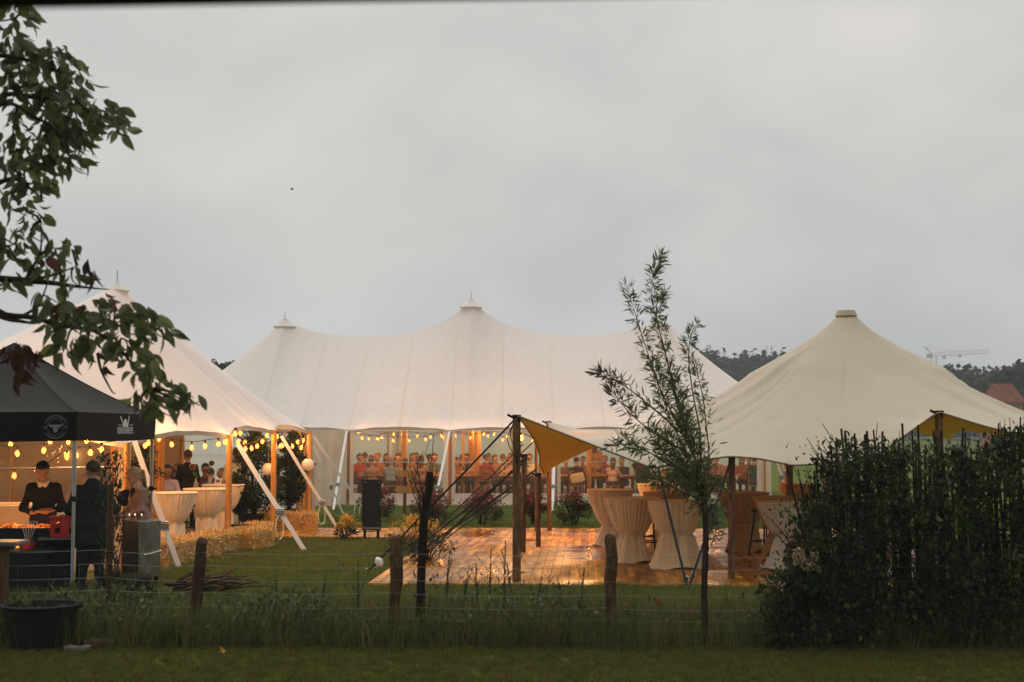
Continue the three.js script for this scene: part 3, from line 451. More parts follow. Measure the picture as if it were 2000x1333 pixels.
function guest(pose, px, d, back, top, hair, where, o = {}) {
  const sits = pose.startsWith('sit'), y = 0.05, R = rng(px * 31 + d * 7 | 0);
  return person(POSE[pose], `${hair} haired guest in ${top} ${o.garment || 'top'}, ${where}`, [X(px, d) + (R() - 0.5) * 0.12, y, -d + (R() - 0.5) * 0.25], (back ? Math.PI : 0) + (R() - 0.5) * 1.1, TOPS[top].map((c) => c * (0.55 + 0.35 * R())), hair, { skin: R() * 3 | 0, group: 'guests inside the tents', scale: 0.92 + R() * 0.12, ...o });
}
// long tent, left clear window
[['sitShort', 729, 43.5, 1, 'peach', 'brown', 'back to us left in the first window'], ['sitShort', 765, 43.5, 1, 'light blue', 'grey', 'back to us right of the peach back'], ['sitTurn', 794, 43.7, 1, 'cream', 'brown', 'back to us behind the signpost boards'], ['sitLong', 820, 43.6, 1, 'pale yellow', 'brown', 'back to us behind the twiggy stake'],
  ['sitShort', 703, 45.2, 0, 'red', 'black', 'at the left edge of the first window'], ['sitBun', 742, 45.3, 0, 'orange', 'ginger', 'facing us between peach and blue backs'], ['sitShort', 778, 45.2, 0, 'rose', 'black', 'facing us between blue and cream backs'], ['sitLong', 808, 45.3, 0, 'tan', 'brown', 'facing us below the first inner pole'], ['sitShort', 846, 45.1, 0, 'grey', 'brown', 'at the right edge of the first window'],
  ['sitShort', 714, 47.3, 1, 'navy', 'black', 'at the far table, left in first window'], ['sitShort', 728, 49.1, 0, 'brown', 'brown', 'at the far table over the peach back'], ['sitLong', 752, 49.0, 0, 'teal', 'black', 'at the far table over the blue back'], ['sitShort', 786, 47.4, 1, 'black', 'brown', 'at the far table beside the inner pole'], ['sitBun', 812, 49.0, 0, 'rose', 'brown', 'at the far table right of first inner pole'], ['sitShort', 833, 47.4, 1, 'brown', 'black', 'at the far table, right in first window'],
  // middle window
  ['sitLong', 893, 45.2, 0, 'orange', 'ginger', 'at the left edge of the second window'], ['sitShort', 913, 45.3, 0, 'navy', 'black', 'facing us left of the red back'], ['sitBun', 945, 43.6, 1, 'red', 'brown', 'back to us in the second window'], ['sitShort', 930, 45.3, 0, 'cream', 'brown', 'facing us under the broad inner pole'], ['sitLong', 968, 45.2, 0, 'tan', 'black', 'facing us right of the red back'], ['sitShort', 992, 45.2, 0, 'cream', 'ginger', 'facing us beside the first dark tent pole'],
  ['sitShort', 902, 47.4, 1, 'brown', 'brown', 'at the far table, left in second window'], ['sitShort', 922, 49, 0, 'peach', 'brown', 'at the far table left of broad inner pole'], ['sitLong', 958, 49, 0, 'black', 'black', 'at the far table right of broad inner pole'], ['sitShort', 980, 47.4, 1, 'rose', 'brown', 'at the far table, right in second window'], ['sitBun', 1001, 49, 0, 'orange', 'brown', 'at the far table behind the corner pole'], ['sitShort', 1036, 45.2, 0, 'white', 'black', 'facing us below the ochre tent flap'], ['sitLong', 1060, 45.2, 0, 'peach', 'blonde', 'facing us under the lower tip of the ochre flap'],
  // third window, under the stretch tent
  ['sitShort', 1103, 45.0, 0, 'brown', 'brown', 'facing us right of the upright white strap'], ['sitShort', 1124, 43.5, 1, 'black', 'black', 'back to us over a pale cushion'], ['standLong', 1164, 44.4, 1, 'tan', 'brown', 'standing in a long dress, third window'], ['sitLong', 1196, 43.3, 1, 'cream', 'brown', 'back to us in the third window, hood down'], ['sitShort', 1216, 44.8, 0, 'navy', 'grey', 'facing us beside the cream hooded back'], ['stand', 1249, 42.8, 1, 'black', 'black', 'standing back beside the willow, third window'], ['sitShort', 1180, 47, 0, 'rose', 'ginger', 'at the far table of the third window'], ['sitBun', 1140, 47, 0, 'orange', 'brown', 'at the far table left of the long dress'],
  ['sitShort', 1402, 44.5, 0, 'rose', 'brown', 'left of the clamp in the fourth window'], ['sitLong', 1446, 45.2, 0, 'orange', 'ginger', 'right of the clamp in the fourth window'], ['sitShort', 1474, 43.5, 1, 'dark green', 'brown', 'back to us beside the last honey post'], ['sitBun', 1424, 46.9, 0, 'peach', 'blonde', 'behind the clamp in the fourth window'], ['sitShort', 1461, 47.2, 0, 'brown', 'brown', 'at the far table of the fourth window'],
].forEach((a) => guest(...a));
// left tent
guest('sitShort', 329, 31.2, 0, 'white', 'black', 'left of the dark suit in the left tent', { garment: 'shirt' });
guest('sitLong', 338, 32.7, 1, 'grey', 'brown', 'behind the white shirt in the left tent');
guest('sitShort', 352, 33.0, 0, 'rose', 'ginger', 'between white shirt and dark suit');
guest('stand', 369, 31.6, 1, 'black', 'brown', 'standing, back over the middle cream table', { garment: 'suit', legs: [0.015, 0.015, 0.018] });
guest('sitShort', 397, 33.2, 0, 'brown', 'black', 'facing us between the two sunflowers');
guest('sitShort', 416, 31.5, 1, 'blue', 'brown', 'back to us under the right sunflower', { garment: 'shirt' });
guest('sitTurn', 432, 33.1, 0, 'peach', 'grey', 'facing us right of the right sunflower');
guest('sitLong', 310, 33.4, 0, 'tan', 'brown', 'beside the thick inner post of the left tent');
guest('stand', 459, 30.4, 1, 'white', 'brown', 'standing just behind the second honey post', { garment: 'shirt', legs: [0.02, 0.025, 0.04] });

// three people at the grill
person(figure({ fine: true, cell: 0.014, pelvis: 0.93, lean: 0.08, headPitch: 0.42, headTurn: 0.15, collar: true, hair: 'top', armL: [[0.285, 1.1, 0.05], [0.12, 1.03, 0.30]], armR: [[-0.285, 1.1, 0.05], [-0.12, 1.03, 0.30]], hands: [[[0.12, 1.03, 0.30], [-0.75, 0.05, 0.6], [0, 1, 0], -1, 0.5], [[-0.12, 1.03, 0.30], [0.75, 0.05, 0.6], [0, 1, 0], 1, 0.5]] }),
  'dark haired man in black sweater with open collar looking down at a plate', [X(90, 20.6), 0, -20.6], 0.12, [0.012, 0.013, 0.015], 'black', { collar: [0.7, 0.62, 0.42], scale: 0.985, skin: 1 });
person(figure({ fine: true, cell: 0.014, pelvis: 0.93, lean: 0.06, headPitch: 0.22, headTurn: 0.3, hair: 'short', girth: 1.1, coat: true, high: true, loose: 0.012, armL: [[0.29, 1.13, 0.06], [0.2, 1.0, 0.30]], armR: [[-0.29, 1.13, 0.06], [-0.2, 1.0, 0.30]], hands: [[[0.2, 1.0, 0.3], [-0.3, -0.1, 1], [0, -1, 0], 1, 0.7], [[-0.2, 1.0, 0.3], [0.3, -0.1, 1], [0, -1, 0], -1, 0.7]] }),
  'man in dark clothes seen from behind, standing beside the silver tent leg', [X(183, 19.1), 0, -19.1], Math.PI + 0.25, [0.011, 0.012, 0.014], 'brown', { legs: [0.012, 0.013, 0.016], scale: 1.0 });
person(figure({ fine: true, cell: 0.014, pelvis: 0.88, lean: 0.1, headPitch: 0.4, hair: 'tail', width: 0.88, girth: 0.95, vneck: true, coat: true, loose: 0.018, armL: [[0.25, 1.06, 0.1], [0.1, 0.99, 0.34]], armR: [[-0.25, 1.06, 0.1], [-0.12, 0.98, 0.34]], hands: [[[0.1, 0.99, 0.34], [-0.35, 0, 1], [0, -1, 0], 1, 0.6], [[-0.12, 0.98, 0.34], [0.35, 0, 1], [0, -1, 0], -1, 0.6]] }),
  'blonde woman with ponytail in brown cardigan serving food behind a steel cabinet', [X(279, 20.9), 0, -20.9], -0.95, [0.27, 0.16, 0.115], 'blonde', { legs: [0.012, 0.014, 0.02], scale: 0.96, skin: 1 });

// ------------------------------------------------------------------ leaves
function leafGeo(L, W, fold = 0.25, droop = 0.25, n = 3) {   // a pointed leaf along +y, folded along its midrib
  const p = [], ix = [], w = [0, 0.75, 1, 0.62, 0], N = n + 1;
  for (let k = 0; k <= N; k++) { const t = k / N, b = W * 0.5 * (k === 0 || k === N ? 0.02 : Math.sin(Math.PI * Math.pow(t, 0.85))), y = L * t * (1 - droop * 0.3 * t), z = -droop * L * t * t; p.push(-b, y, z + b * fold * 2, 0, y, z, b, y, z + b * fold * 2); }
  for (let k = 0; k < N; k++) { const a = k * 3; ix.push(a, a + 1, a + 4, a, a + 4, a + 3, a + 1, a + 2, a + 5, a + 1, a + 5, a + 4); }
  const g = new THREE.BufferGeometry(); g.setAttribute('position', new THREE.Float32BufferAttribute(p, 3)); g.setIndex(ix); g.computeVertexNormals(); return g;
}
const leafM = (r, g, b, o = {}) => mat(r, g, b, { roughness: 0.75, specularIntensity: 0.22, transmission: 0.34, side: THREE.DoubleSide, ...o });
const whiteLeaf = leafM(1, 1, 1);
function scatter(name, geo, m, list, parent = scene) {      // list: [Vector3 position, Euler or Quaternion, scale, [r, g, b]]
  const im = new THREE.InstancedMesh(plain(geo), m, list.length); im.name = parent === scene ? numbered(name) : name; im.castShadow = im.receiveShadow = true; const c = new THREE.Color();
  list.forEach(([p, r, s, col], i) => { if (r.isEuler) Q.setFromEuler(r); else Q.copy(r); M4.compose(p, Q, Array.isArray(s) ? V(...s) : V(s, s, s)); im.setMatrixAt(i, M4); if (col) im.setColorAt(i, c.setRGB(...col)); });
  parent.add(im); return stuff(im);
}
const jit = (R, c, a = 0.25) => { const k = 1 + (R() - 0.5) * 2 * a; return [c[0] * k * (1 + (R() - 0.5) * a), c[1] * k, c[2] * k * (1 + (R() - 0.5) * a)]; };
function shrub(name, label, cat, pos, w, h, o = {}) {       // stems and a leafy crown, wider at the top
  const t = thing(name, label, cat, pos, 0, o.group), R = rng(o.seed || (pos.x * 97 | 0) + 500), list = [], n = o.n || 700, ns = o.stems || 9;
  const tips = [];
  for (let i = 0; i < ns; i++) { const a = R() * 6.283, r = w * 0.5 * (0.3 + 0.7 * R()), y = h * (0.62 + 0.36 * R()); tips.push(V(Math.cos(a) * r, y, Math.sin(a) * r)); }
  for (const q of tips) obj('stem', tube(curve([V(q.x * 0.1, 0, q.z * 0.1), V(q.x * 0.4, q.y * 0.5, q.z * 0.4), q], 5), [o.stemR || 0.014, 0.004], 4), M.dark, t);
  const clumps = []; for (let i = 0; i < (o.clumps || 26); i++) { const a = R() * 6.283, v = Math.pow(R(), 0.8), rr = Math.sqrt(R()) * w * 0.5 * Math.sin(Math.PI * clamp(0.25 + v * 0.62, 0, 1)); clumps.push([Math.cos(a) * rr, h * ((o.low ?? 0.18) + (1 - (o.low ?? 0.18)) * v * 0.94), Math.sin(a) * rr]); }
  for (let i = 0; i < n; i++) {
    const c = clumps[R() * clumps.length | 0], s = w * (o.spread || 0.17), y = Math.max(0.03, c[1] + (R() + R() - 1) * s), p = V(c[0] + (R() + R() - 1) * s * 1.2, y, c[2] + (R() + R() - 1) * s * 1.2);
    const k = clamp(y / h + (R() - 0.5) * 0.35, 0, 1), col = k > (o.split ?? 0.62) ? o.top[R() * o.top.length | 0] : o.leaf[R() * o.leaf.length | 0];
    list.push([p, new THREE.Euler(-0.3 - R() * 1.6, R() * 6.283, (R() - 0.5) * 1.2, 'YXZ'), 0.7 + R() * 0.6, jit(R, col)]);
  }
  scatter('foliage', leafGeo(o.L || 0.07, o.W || 0.035), whiteLeaf, list, t); return t;
}

// ------------------------------------------------------------------ standing tables with tied cloths
function clothShape(seed, rt, h, tie, rTie, flare) {
  const R = rng(seed), ph = R() * 6, A = [27 + (R() * 5 | 0), 41 + (R() * 6 | 0), 7];
  const prof = (v) => v < tie ? lerp(flare, rTie, Math.pow(v / tie, 0.75)) : lerp(rTie, rt, Math.pow((v - tie) / (1 - tie), 0.62));
  return sheet((u, v) => {
    const a = u * 6.2832, k = Math.pow(Math.sin(Math.PI * clamp(v, 0, 1) * 0.5 + 0.3 * (1 - v)), 1) * (v > 0.93 ? (1 - v) / 0.07 : 1), sq = v < tie ? 1 : 0.7;
    const pl = sq * k * (0.046 * Math.sin(a * A[0] + ph + v * 1.6 * Math.sin(a * 2)) * (0.6 + 0.6 * Math.sin(a * 3 + ph)) + 0.026 * Math.sin(a * A[1] + ph * 2 + v) + 0.12 * Math.sin(a * 5 + ph * 3 + v * 2) * (v < tie ? 1.25 : 0.3) + 0.07 * Math.sin(a * 9 + ph) * (v < tie ? 1 : 0.25));
    const r = prof(v) * (1 + pl); return V(Math.cos(a) * r, 0.012 + v * (h - 0.012) - (v < 0.02 ? 0 : 0) + (v < tie ? 0.03 * (1 - v / tie) * Math.sin(a * 3 + ph) : 0), Math.sin(a) * r);
  }, 288, 30, [5, 2.2]);
}
function cocktailTable(label, px, d, seed, cm, o = {}) {
  const t = thing('cocktail_table', label, 'table', [X(px, d), o.y ?? 0.064, -d], seed * 0.9, o.group), h = 1.1 - (o.y ?? 0.064), rt = o.r || 0.42, tie = o.tie || 0.46, rT = o.rTie || 0.15;
  obj('tablecloth', clothShape(seed, rt * 0.985, h - 0.012, tie, rT, o.flare || 0.34), cm, t);
  obj('tabletop', [cyl(rt, rt, 0.026, 40, 0, h - 0.014, 0), put(new THREE.TorusGeometry(rt - 0.005, 0.013, 6, 40), 0, h - 0.014, 0, Math.PI / 2)], cm, t);
  obj('tie', sheet((u, v) => { const a = u * 6.2832, r = rT * (1.05 + 0.05 * Math.sin(a * 9)); return V(Math.cos(a) * r, h * tie + (v - 0.5) * 0.035 + 0.008 * Math.sin(a * 4), Math.sin(a) * r); }, 48, 3), mat(0.66, 0.58, 0.45, { map: T.cloth, side: THREE.DoubleSide }), t);
  obj('pedestal', [cyl(0.03, 0.03, h - 0.05, 8, 0, h / 2 - 0.02, 0), cyl(0.22, 0.24, 0.02, 16, 0, 0.011, 0)], M.steel, t);
  return t;
}
const beige = mat(0.92, 0.74, 0.52, { map: T.cloth, roughness: 0.9, transmission: 0.12, side: THREE.DoubleSide }), tan = mat(0.55, 0.36, 0.2, { map: T.cloth, roughness: 0.9, side: THREE.DoubleSide }), pale = M.tcloth;
const GT = { group: 'cloth covered standing tables on the deck' };
cocktailTable('leftmost cloth covered standing table on the deck, waist tied low', 1191, 26.4, 3, M.tcloth, { ...GT, r: 0.43, tie: 0.38 });
cocktailTable('beige standing table just right of and nearer than the leftmost one on deck', 1233, 23.3, 5, beige, { ...GT, r: 0.455, tie: 0.42, rTie: 0.19 });
cocktailTable('wide beige standing table crossed by a dark strap, nearest on the deck', 1319, 22.3, 8, beige, { ...GT, r: 0.44, rTie: 0.24, flare: 0.44, tie: 0.5 });
cocktailTable('small far standing table, its top showing left of the bamboo', 1284, 29.2, 12, M.tcloth, GT);
cocktailTable('brown standing table hidden behind the two nearest beige ones', 1301, 25.2, 14, tan, GT);
cocktailTable('dark brown standing table behind the middle tent pole', 1450, 25.3, 17, tan, { ...GT, r: 0.46, rTie: 0.22 });
cocktailTable('brown standing table directly behind the white one by the hedge', 1519, 23.6, 19, tan, { ...GT, r: 0.44 });
cocktailTable('white standing table half hidden by the hedge at the deck right', 1530, 21.9, 23, mat(0.72, 0.70, 0.66, { map: T.cloth, roughness: 0.9, side: THREE.DoubleSide }), { ...GT, r: 0.42, tie: 0.5, rTie: 0.13 });
cocktailTable('far standing table showing above the hedge edge', 1560, 29.5, 27, tan, GT);
const GL = { group: 'cloth covered standing tables in the left tent', y: 0.042, tie: 0.5, rTie: 0.17, flare: 0.27 };
cocktailTable('cream standing table beside the grey tent leg, in left tent', 342, 25.3, 31, pale, { ...GL, r: 0.41 });
cocktailTable('cream standing table with a sunflower vase, middle one in left tent', 405, 26.9, 33, pale, { ...GL, r: 0.43 });
cocktailTable('cream standing table with card and candle, behind the honey post', 438, 28.9, 37, pale, { ...GL, r: 0.43 });
// black stools
{
  const s = thing('bar_stool', 'black bar stool between the beige standing tables', 'stool', [X(1266, 24.2), 0.064, -24.2], 0.3, 'black bar stools');
  for (const [a, b] of [[1, 1], [1, -1], [-1, 1], [-1, -1]]) obj('leg', rod(V(a * 0.2, 0, b * 0.2), V(a * 0.12, 0.74, b * 0.12), 0.016, 6), M.black, s);
  obj('seat', rbox(0.34, 0.05, 0.34, 0.02, 0, 0.765, 0), M.black, s); obj('foot_ring', [[1, 1, 1, -1], [1, -1, -1, -1], [-1, -1, -1, 1], [-1, 1, 1, 1]].map(([a, b, c, d]) => rod(V(a * 0.175, 0.25, b * 0.175), V(c * 0.175, 0.25, d * 0.175), 0.011, 5)), M.black, s);
  copy(s, 'black bar stool partly behind the nearest beige standing table', [X(1283, 25.4), 0.064, -25.4], 1.0);
  copy(s, 'black bar stool beside the dark brown standing table', [X(1492, 24.3), 0.064, -24.3], 0.7);
  copy(s, 'black bar stool under the middle standing table of left tent', [X(366, 26.3), 0.042, -26.3], 0.2);
  copy(s, 'black bar stool between the middle and rear tables of left tent', [X(391, 28.0), 0.042, -28.0], 1.2);
}
// sunflowers in bottles, card, candle
function sunflower(label, px, d, y, hs, headTurn, side) {
  const t = thing('flower_vase', label, 'vase', [X(px, d), y, -d], 0, 'sunflowers in bottles');
  obj('bottle', put(new THREE.LatheGeometry([[0, 0.004], [0.042, 0.006], [0.046, 0.03], [0.044, 0.09], [0.02, 0.14], [0.014, 0.19], [0.017, 0.2]].map(([a, b]) => new THREE.Vector2(a, b)), 14), 0, 0, 0), mat(0.85, 0.9, 0.85, { transmission: 0.9, roughness: 0.08, side: THREE.DoubleSide }), t);
  const tip = V(side * 0.06, hs, 0.02); obj('stem', tube(curve([V(0, 0.05, 0), V(side * 0.01, hs * 0.6, 0), tip], 6), 0.006, 5), leafM(0.05, 0.10, 0.02), t);
  const h = obj('flower_head', cyl(0.05, 0.055, 0.025, 14, tip.x, tip.y, tip.z + 0.02, Math.PI / 2, 0, headTurn), mat(0.03, 0.015, 0.008), t), pg = leafGeo(0.07, 0.026, 0.1, 0.1);
  for (let k = 0; k < 16; k++) obj('petal', put(pg.clone(), tip.x, tip.y, tip.z + 0.015, 0.15, 0, k * 0.3927), leafM(0.85, 0.48, 0.03), h);
  obj('leaf', [put(leafGeo(0.13, 0.08), 0.01, hs * 0.62, 0, 0.4, 1, 0.9), put(leafGeo(0.13, 0.08), -0.01, hs * 0.5, 0, 0.4, -1, -1.1)], leafM(0.04, 0.08, 0.02), t);
  return t;
}
sunflower('sunflower in a clear bottle on the middle cream standing table', 385, 26.9, 1.105, 0.40, 0.2, -1);
sunflower('sunflower in a clear bottle on the rear cream standing table', 412, 28.9, 1.105, 0.42, 0, 0.6);
{ const t = thing('table_card', 'small white card on an easel upon the rear cream table', 'card', [X(428, 28.7), 1.105, -28.7], -0.4); obj('card', box(0.15, 0.11, 0.006, 0, 0.062, 0, -0.3), mat(0.7, 0.68, 0.62), t); obj('print', box(0.11, 0.07, 0.002, 0, 0.064, 0.005, -0.3), mat(0.12, 0.11, 0.1), t); obj('strut', rod(V(0, 0.1, -0.02), V(0, 0.002, -0.09), 0.004, 4), M.dull, t); }
{ const t = thing('candle', 'thin white candle in a holder on the rear cream table', 'candle', [X(445, 28.9), 1.105, -28.9]); obj('stick', cyl(0.011, 0.011, 0.2, 8, 0, 0.12, 0), mat(0.8, 0.76, 0.66), t); obj('holder', cyl(0.02, 0.035, 0.03, 10, 0, 0.016, 0), M.alu, t); }

// ------------------------------------------------------------------ straw bales
const strawT = tex(256, 256, (u, v) => { const a = PN(u * 0.15, v, 48, 3, 4), b = PN(u, v, 5, 4, 8); return [214 + a * 90 + b * 40, 178 + a * 86 + b * 38, 104 + a * 66 + b * 28]; });
const strawM = mat(0.80, 0.68, 0.5, { map: strawT, roughness: 0.9 });
const strawGeo = tube([V(-0.06, 0, 0), V(0.06, 0.006, 0)], 0.0042, 3, false);
function bale(label, pos, turn, seed) {
  const t = thing('straw_bale', label, 'straw bale', pos, turn, 'straw bales'), R = rng(seed), L = 0.95, W = 0.46, H = 0.38;
  const g = put(new THREE.BoxGeometry(L, H, W, 26, 12, 14), 0, H / 2 + 0.01, 0), w = rough(welded(g), 0.05, 6, seed); obj('body', metreUV(w, 2), strawM, t);
  for (const x of [-0.2, 0.2]) obj('twine', tube([[0, W / 2 + 0.012], [H + 0.012, W / 2 + 0.012], [H + 0.012, -W / 2 - 0.012], [0, -W / 2 - 0.012]].map(([y, z]) => V(x, y + 0.01, z)), 0.004, 4), mat(0.4, 0.16, 0.05), t);
  const list = []; for (let i = 0; i < 1500; i++) { const f = R(), s = f < 0.45 ? [(R() - 0.5) * L, H + 0.012, (R() - 0.5) * W] : f < 0.8 ? [(R() - 0.5) * L, R() * H + 0.01, W / 2 + 0.004] : [(R() < 0.5 ? -1 : 1) * L / 2, R() * H + 0.01, (R() - 0.5) * W]; list.push([V(...s), new THREE.Euler(R() * 6, R() * 6, (R() - 0.5) * 1.6), 0.6 + R() * 0.9, jit(R, [0.70, 0.47, 0.18], 0.45)]); }
  scatter('straw', strawGeo.clone(), mat(1, 1, 1, { roughness: 0.8 }), list, t); return t;
}
bale('straw bale at the far end of the row, beside the third honey post', V(X(500, 27.3), 0, -27.3), 1.42, 1);
bale('straw bale right of the second honey post in the row', V(X(458, 26.2) + 0.36, 0, -26.1), 1.38, 2);
bale('straw bale just left of the second honey post', V(X(425, 25.2), 0, -25.1), 1.35, 3);
bale('straw bale under the cream tables, behind the dark leaning fence post', V(X(383, 24.2), 0, -24.1), 1.3, 4);
bale('straw bale at the near end of the row, beside the white strap', V(X(338, 23.2), 0, -23.15), 1.25, 5);
bale('straw bale at the back between the third and fourth honey posts', V(X(578, 30.8), 0.02, -30.6), 0.15, 6);
bale('lower straw bale at the back beside the fourth honey post', V(X(560, 31.6), 0.02, -31.4), 0.1, 7);
{ const t = thing('ashtray_bowl', 'flat black bowl lying on the straw bale row', 'bowl', [X(474, 26.6), 0.40, -26.5]); obj('bowl', new THREE.LatheGeometry([[0, 0], [0.16, 0.005], [0.22, 0.05], [0.21, 0.052], [0.15, 0.015], [0, 0.012]].map(([a, b]) => new THREE.Vector2(a, b)), 20), M.black, t); }
{ const R = rng(77), list = []; for (let i = 0; i < 2600; i++) { const z = -22.4 - R() * 5.5, x = -5.55 + (z + 22.4) * -0.13 + (R() - 0.4) * 0.9; list.push([V(x, 0.015 + R() * 0.02, z), new THREE.Euler((R() - 0.5) * 0.4, R() * 6, (R() - 0.5) * 0.4), 0.6 + R(), jit(R, [0.5, 0.32, 0.12], 0.3)]); } tag(scatter('loose_straw', strawGeo.clone(), mat(1, 1, 1, { roughness: 0.8 }), list), 'loose straw strewn on the ground along the straw bales', 'straw'); }

// ------------------------------------------------------------------ potted laurels and lanterns in the left tent
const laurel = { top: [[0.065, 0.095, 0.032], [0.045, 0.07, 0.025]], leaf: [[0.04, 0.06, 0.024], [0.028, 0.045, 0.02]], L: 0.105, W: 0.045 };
function potted(label, px, d, w, h, seed, n) {
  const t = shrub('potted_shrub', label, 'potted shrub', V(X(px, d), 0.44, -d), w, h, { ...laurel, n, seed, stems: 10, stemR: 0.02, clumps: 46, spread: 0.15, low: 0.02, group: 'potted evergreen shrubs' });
  obj('pot', new THREE.LatheGeometry([[0, -0.4], [0.17, -0.4], [0.22, 0], [0.24, 0], [0.24, 0.03], [0.2, 0.03], [0.2, -0.03], [0, -0.03]].map(([a, b]) => new THREE.Vector2(a, b)), 22), M.black, t); return t;
}
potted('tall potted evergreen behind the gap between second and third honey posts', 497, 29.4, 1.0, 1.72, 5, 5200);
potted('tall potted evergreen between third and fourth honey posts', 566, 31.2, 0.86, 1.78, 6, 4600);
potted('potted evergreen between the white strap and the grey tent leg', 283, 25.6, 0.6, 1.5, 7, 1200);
function lantern(label, px, py, d) {
  const q = P(px, py, d), t = thing('paper_lantern', label, 'lantern', q, 0, 'round paper lanterns'), r = 0.135;
  const g = ball(r, 28); g.scale(1, 0.96, 1); const p = g.attributes.position; for (let i = 0; i < p.count; i++) { const k = 1 + 0.012 * Math.cos(Math.asin(clamp(p.getY(i) / (r * 0.96), -1, 1)) * 22); p.setX(i, p.getX(i) * k); p.setZ(i, p.getZ(i) * k); } g.computeVertexNormals();
  obj('shade', g, mat(0.85, 0.80, 0.74, { roughness: 0.95, transmission: 0.4, side: THREE.DoubleSide }), t);
  obj('rim', put(new THREE.TorusGeometry(0.035, 0.005, 5, 16), 0, r * 0.95, 0, Math.PI / 2), M.black, t); obj('cord', rod(V(0, r * 0.93, 0), V(0, 2.1 - q.y, 0), 0.003, 4), M.web, t);
}
lantern('round paper lantern half behind the third honey post', 524, 917, 29.2); lantern('round paper lantern in front of the fourth honey post', 601, 908, 30.6);

// ------------------------------------------------------------------ festoon lights
const bulbM = new THREE.MeshPhysicalMaterial({ color: lin(1, 0.62, 0.3), emissive: lin(1, 0.30, 0.05), emissiveIntensity: 0.75, roughness: 0.05, transmission: 0.9, side: THREE.DoubleSide });
const filM = new THREE.MeshStandardMaterial({ color: lin(1, 0.7, 0.4), emissive: lin(1, 0.74, 0.62), emissiveIntensity: 1.7 });
const filGeo = plain(put(new THREE.SphereGeometry(0.021, 10, 8), 0, -0.06, 0, 0, 0, 0, [1, 1.5, 1]));
const bulbGeo = plain(put(new THREE.LatheGeometry([[0, -0.112], [0.022, -0.106], [0.037, -0.084], [0.04, -0.06], [0.034, -0.034], [0.018, -0.012], [0.014, 0]].map(([a, b]) => new THREE.Vector2(a, b)), 12)));
const sockGeo = plain(cyl(0.018, 0.018, 0.05, 8, 0, 0.022, 0));
function festoon(label, list, ends, o = {}) {          // list: [px, py, depth] of glowing bulbs; ends: Vector3 anchors
  const t = thing('festoon_lights', label, 'string lights', [0, 0, 0], 0, 'strings of festoon bulbs'), pts = list.map(([x, y, d]) => P(x, y, d));
  const path = [ends[0]]; pts.forEach((q) => path.push(V(q.x, q.y + 0.105, q.z))); if (ends[1]) path.push(ends[1]);
  obj('cable', tube(curve(path, path.length * 4), 0.007, 5), M.black, t);
  pts.forEach((q, i) => {
    const b = new THREE.Mesh(bulbGeo, bulbM); b.name = 'bulb'; b.position.set(q.x, q.y + 0.06, q.z); t.add(b);
    const fl = new THREE.Mesh(filGeo, filM); fl.name = 'glowing_filament'; b.add(fl);
    const s = new THREE.Mesh(sockGeo, M.black); s.name = 'socket'; b.add(s);
    const l = new THREE.PointLight(lin(1, 0.43, 0.12), BULB * (o.power || 1)); l.name = 'bulb_light'; l.position.copy(q); l.castShadow = true; l.shadow.radius = 2; scene.add(l);
  });
}
const at = (a, b, pts) => pts.map(([x, y], i) => [x, y, lerp(a, b, pts.length > 1 ? i / (pts.length - 1) : 0)]);
festoon('festoon bulb string across the clear wall behind the grill cooks', at(22.3, 22.3, [[-30, 880], [33, 886], [85, 880], [130, 887], [148, 890], [176, 885], [198, 879]]), [P(-70, 865, 22.3), P(256, 858, 22.4)], { power: 1.8 });
festoon('lower festoon bulb string running down beside the dark haired cook', at(21.9, 21.9, [[-20, 938], [27, 930], [85, 921], [130, 893]]), [P(-60, 945, 21.9), P(160, 872, 22.0)]);
festoon('festoon bulbs showing just under the black tent valance', at(25.6, 25.6, [[-40, 866], [20, 868], [97, 864], [133, 864], [168, 862], [232, 864]]), [P(-60, 852, 25.6), P(262, 855, 25.6)], { power: 3 });
festoon('festoon string from the grey tent leg to the second honey post', at(23.6, 25.7, [[283, 871], [289, 866], [296, 856], [314, 842], [310, 858], [335, 869], [374, 875], [400, 872], [426, 868], [439, 864]]), [P(262, 856, 23.2), P(449, 856, 25.7)]);
festoon('festoon string between the second and third honey posts', at(25.7, 28.4, [[459, 848], [465, 863], [479, 877], [491, 876], [502, 872], [512, 863]]), [P(449, 852, 25.7), P(534, 850, 28.4)]);
festoon('upper festoon string inside behind the second and third honey posts', at(27.5, 28.6, [[469, 846], [478, 865], [521, 851], [541, 854]]), [P(455, 846, 26.7), P(552, 846, 29)]);
festoon('festoon string between the third and fourth honey posts', at(28.6, 30.8, [[547, 872], [551, 871], [571, 872], [581, 864], [588, 875], [592, 861]]), [P(536, 849, 28.5), P(604, 848, 30.9)]);
festoon('deeper festoon string glowing behind the third and fourth honey posts', at(31.5, 32.5, [[577, 853], [581, 873], [589, 871], [591, 858]]), [P(560, 846, 31), P(600, 850, 33)]);
festoon('festoon string along the near side of the first clear window', at(41.5, 41.5, [[707, 856], [720, 858], [768, 861], [799, 861], [831, 859], [866, 855], [889, 852], [919, 856], [953, 852], [982, 860], [1011, 855], [1040, 862], [1062, 866]]), [P(689, 848, 41.4), P(1083, 850, 41.4)]);
festoon('second festoon string deeper inside the long tent', at(44.2, 44.2, [[-0 + 737, 858], [746, 855], [769, 849], [815, 852], [841, 854], [862, 851], [945, 848], [965, 849], [991, 853], [1019, 855], [1050, 852]]), [P(700, 846, 44.2), P(1090, 846, 44.2)], { power: 1.6 });
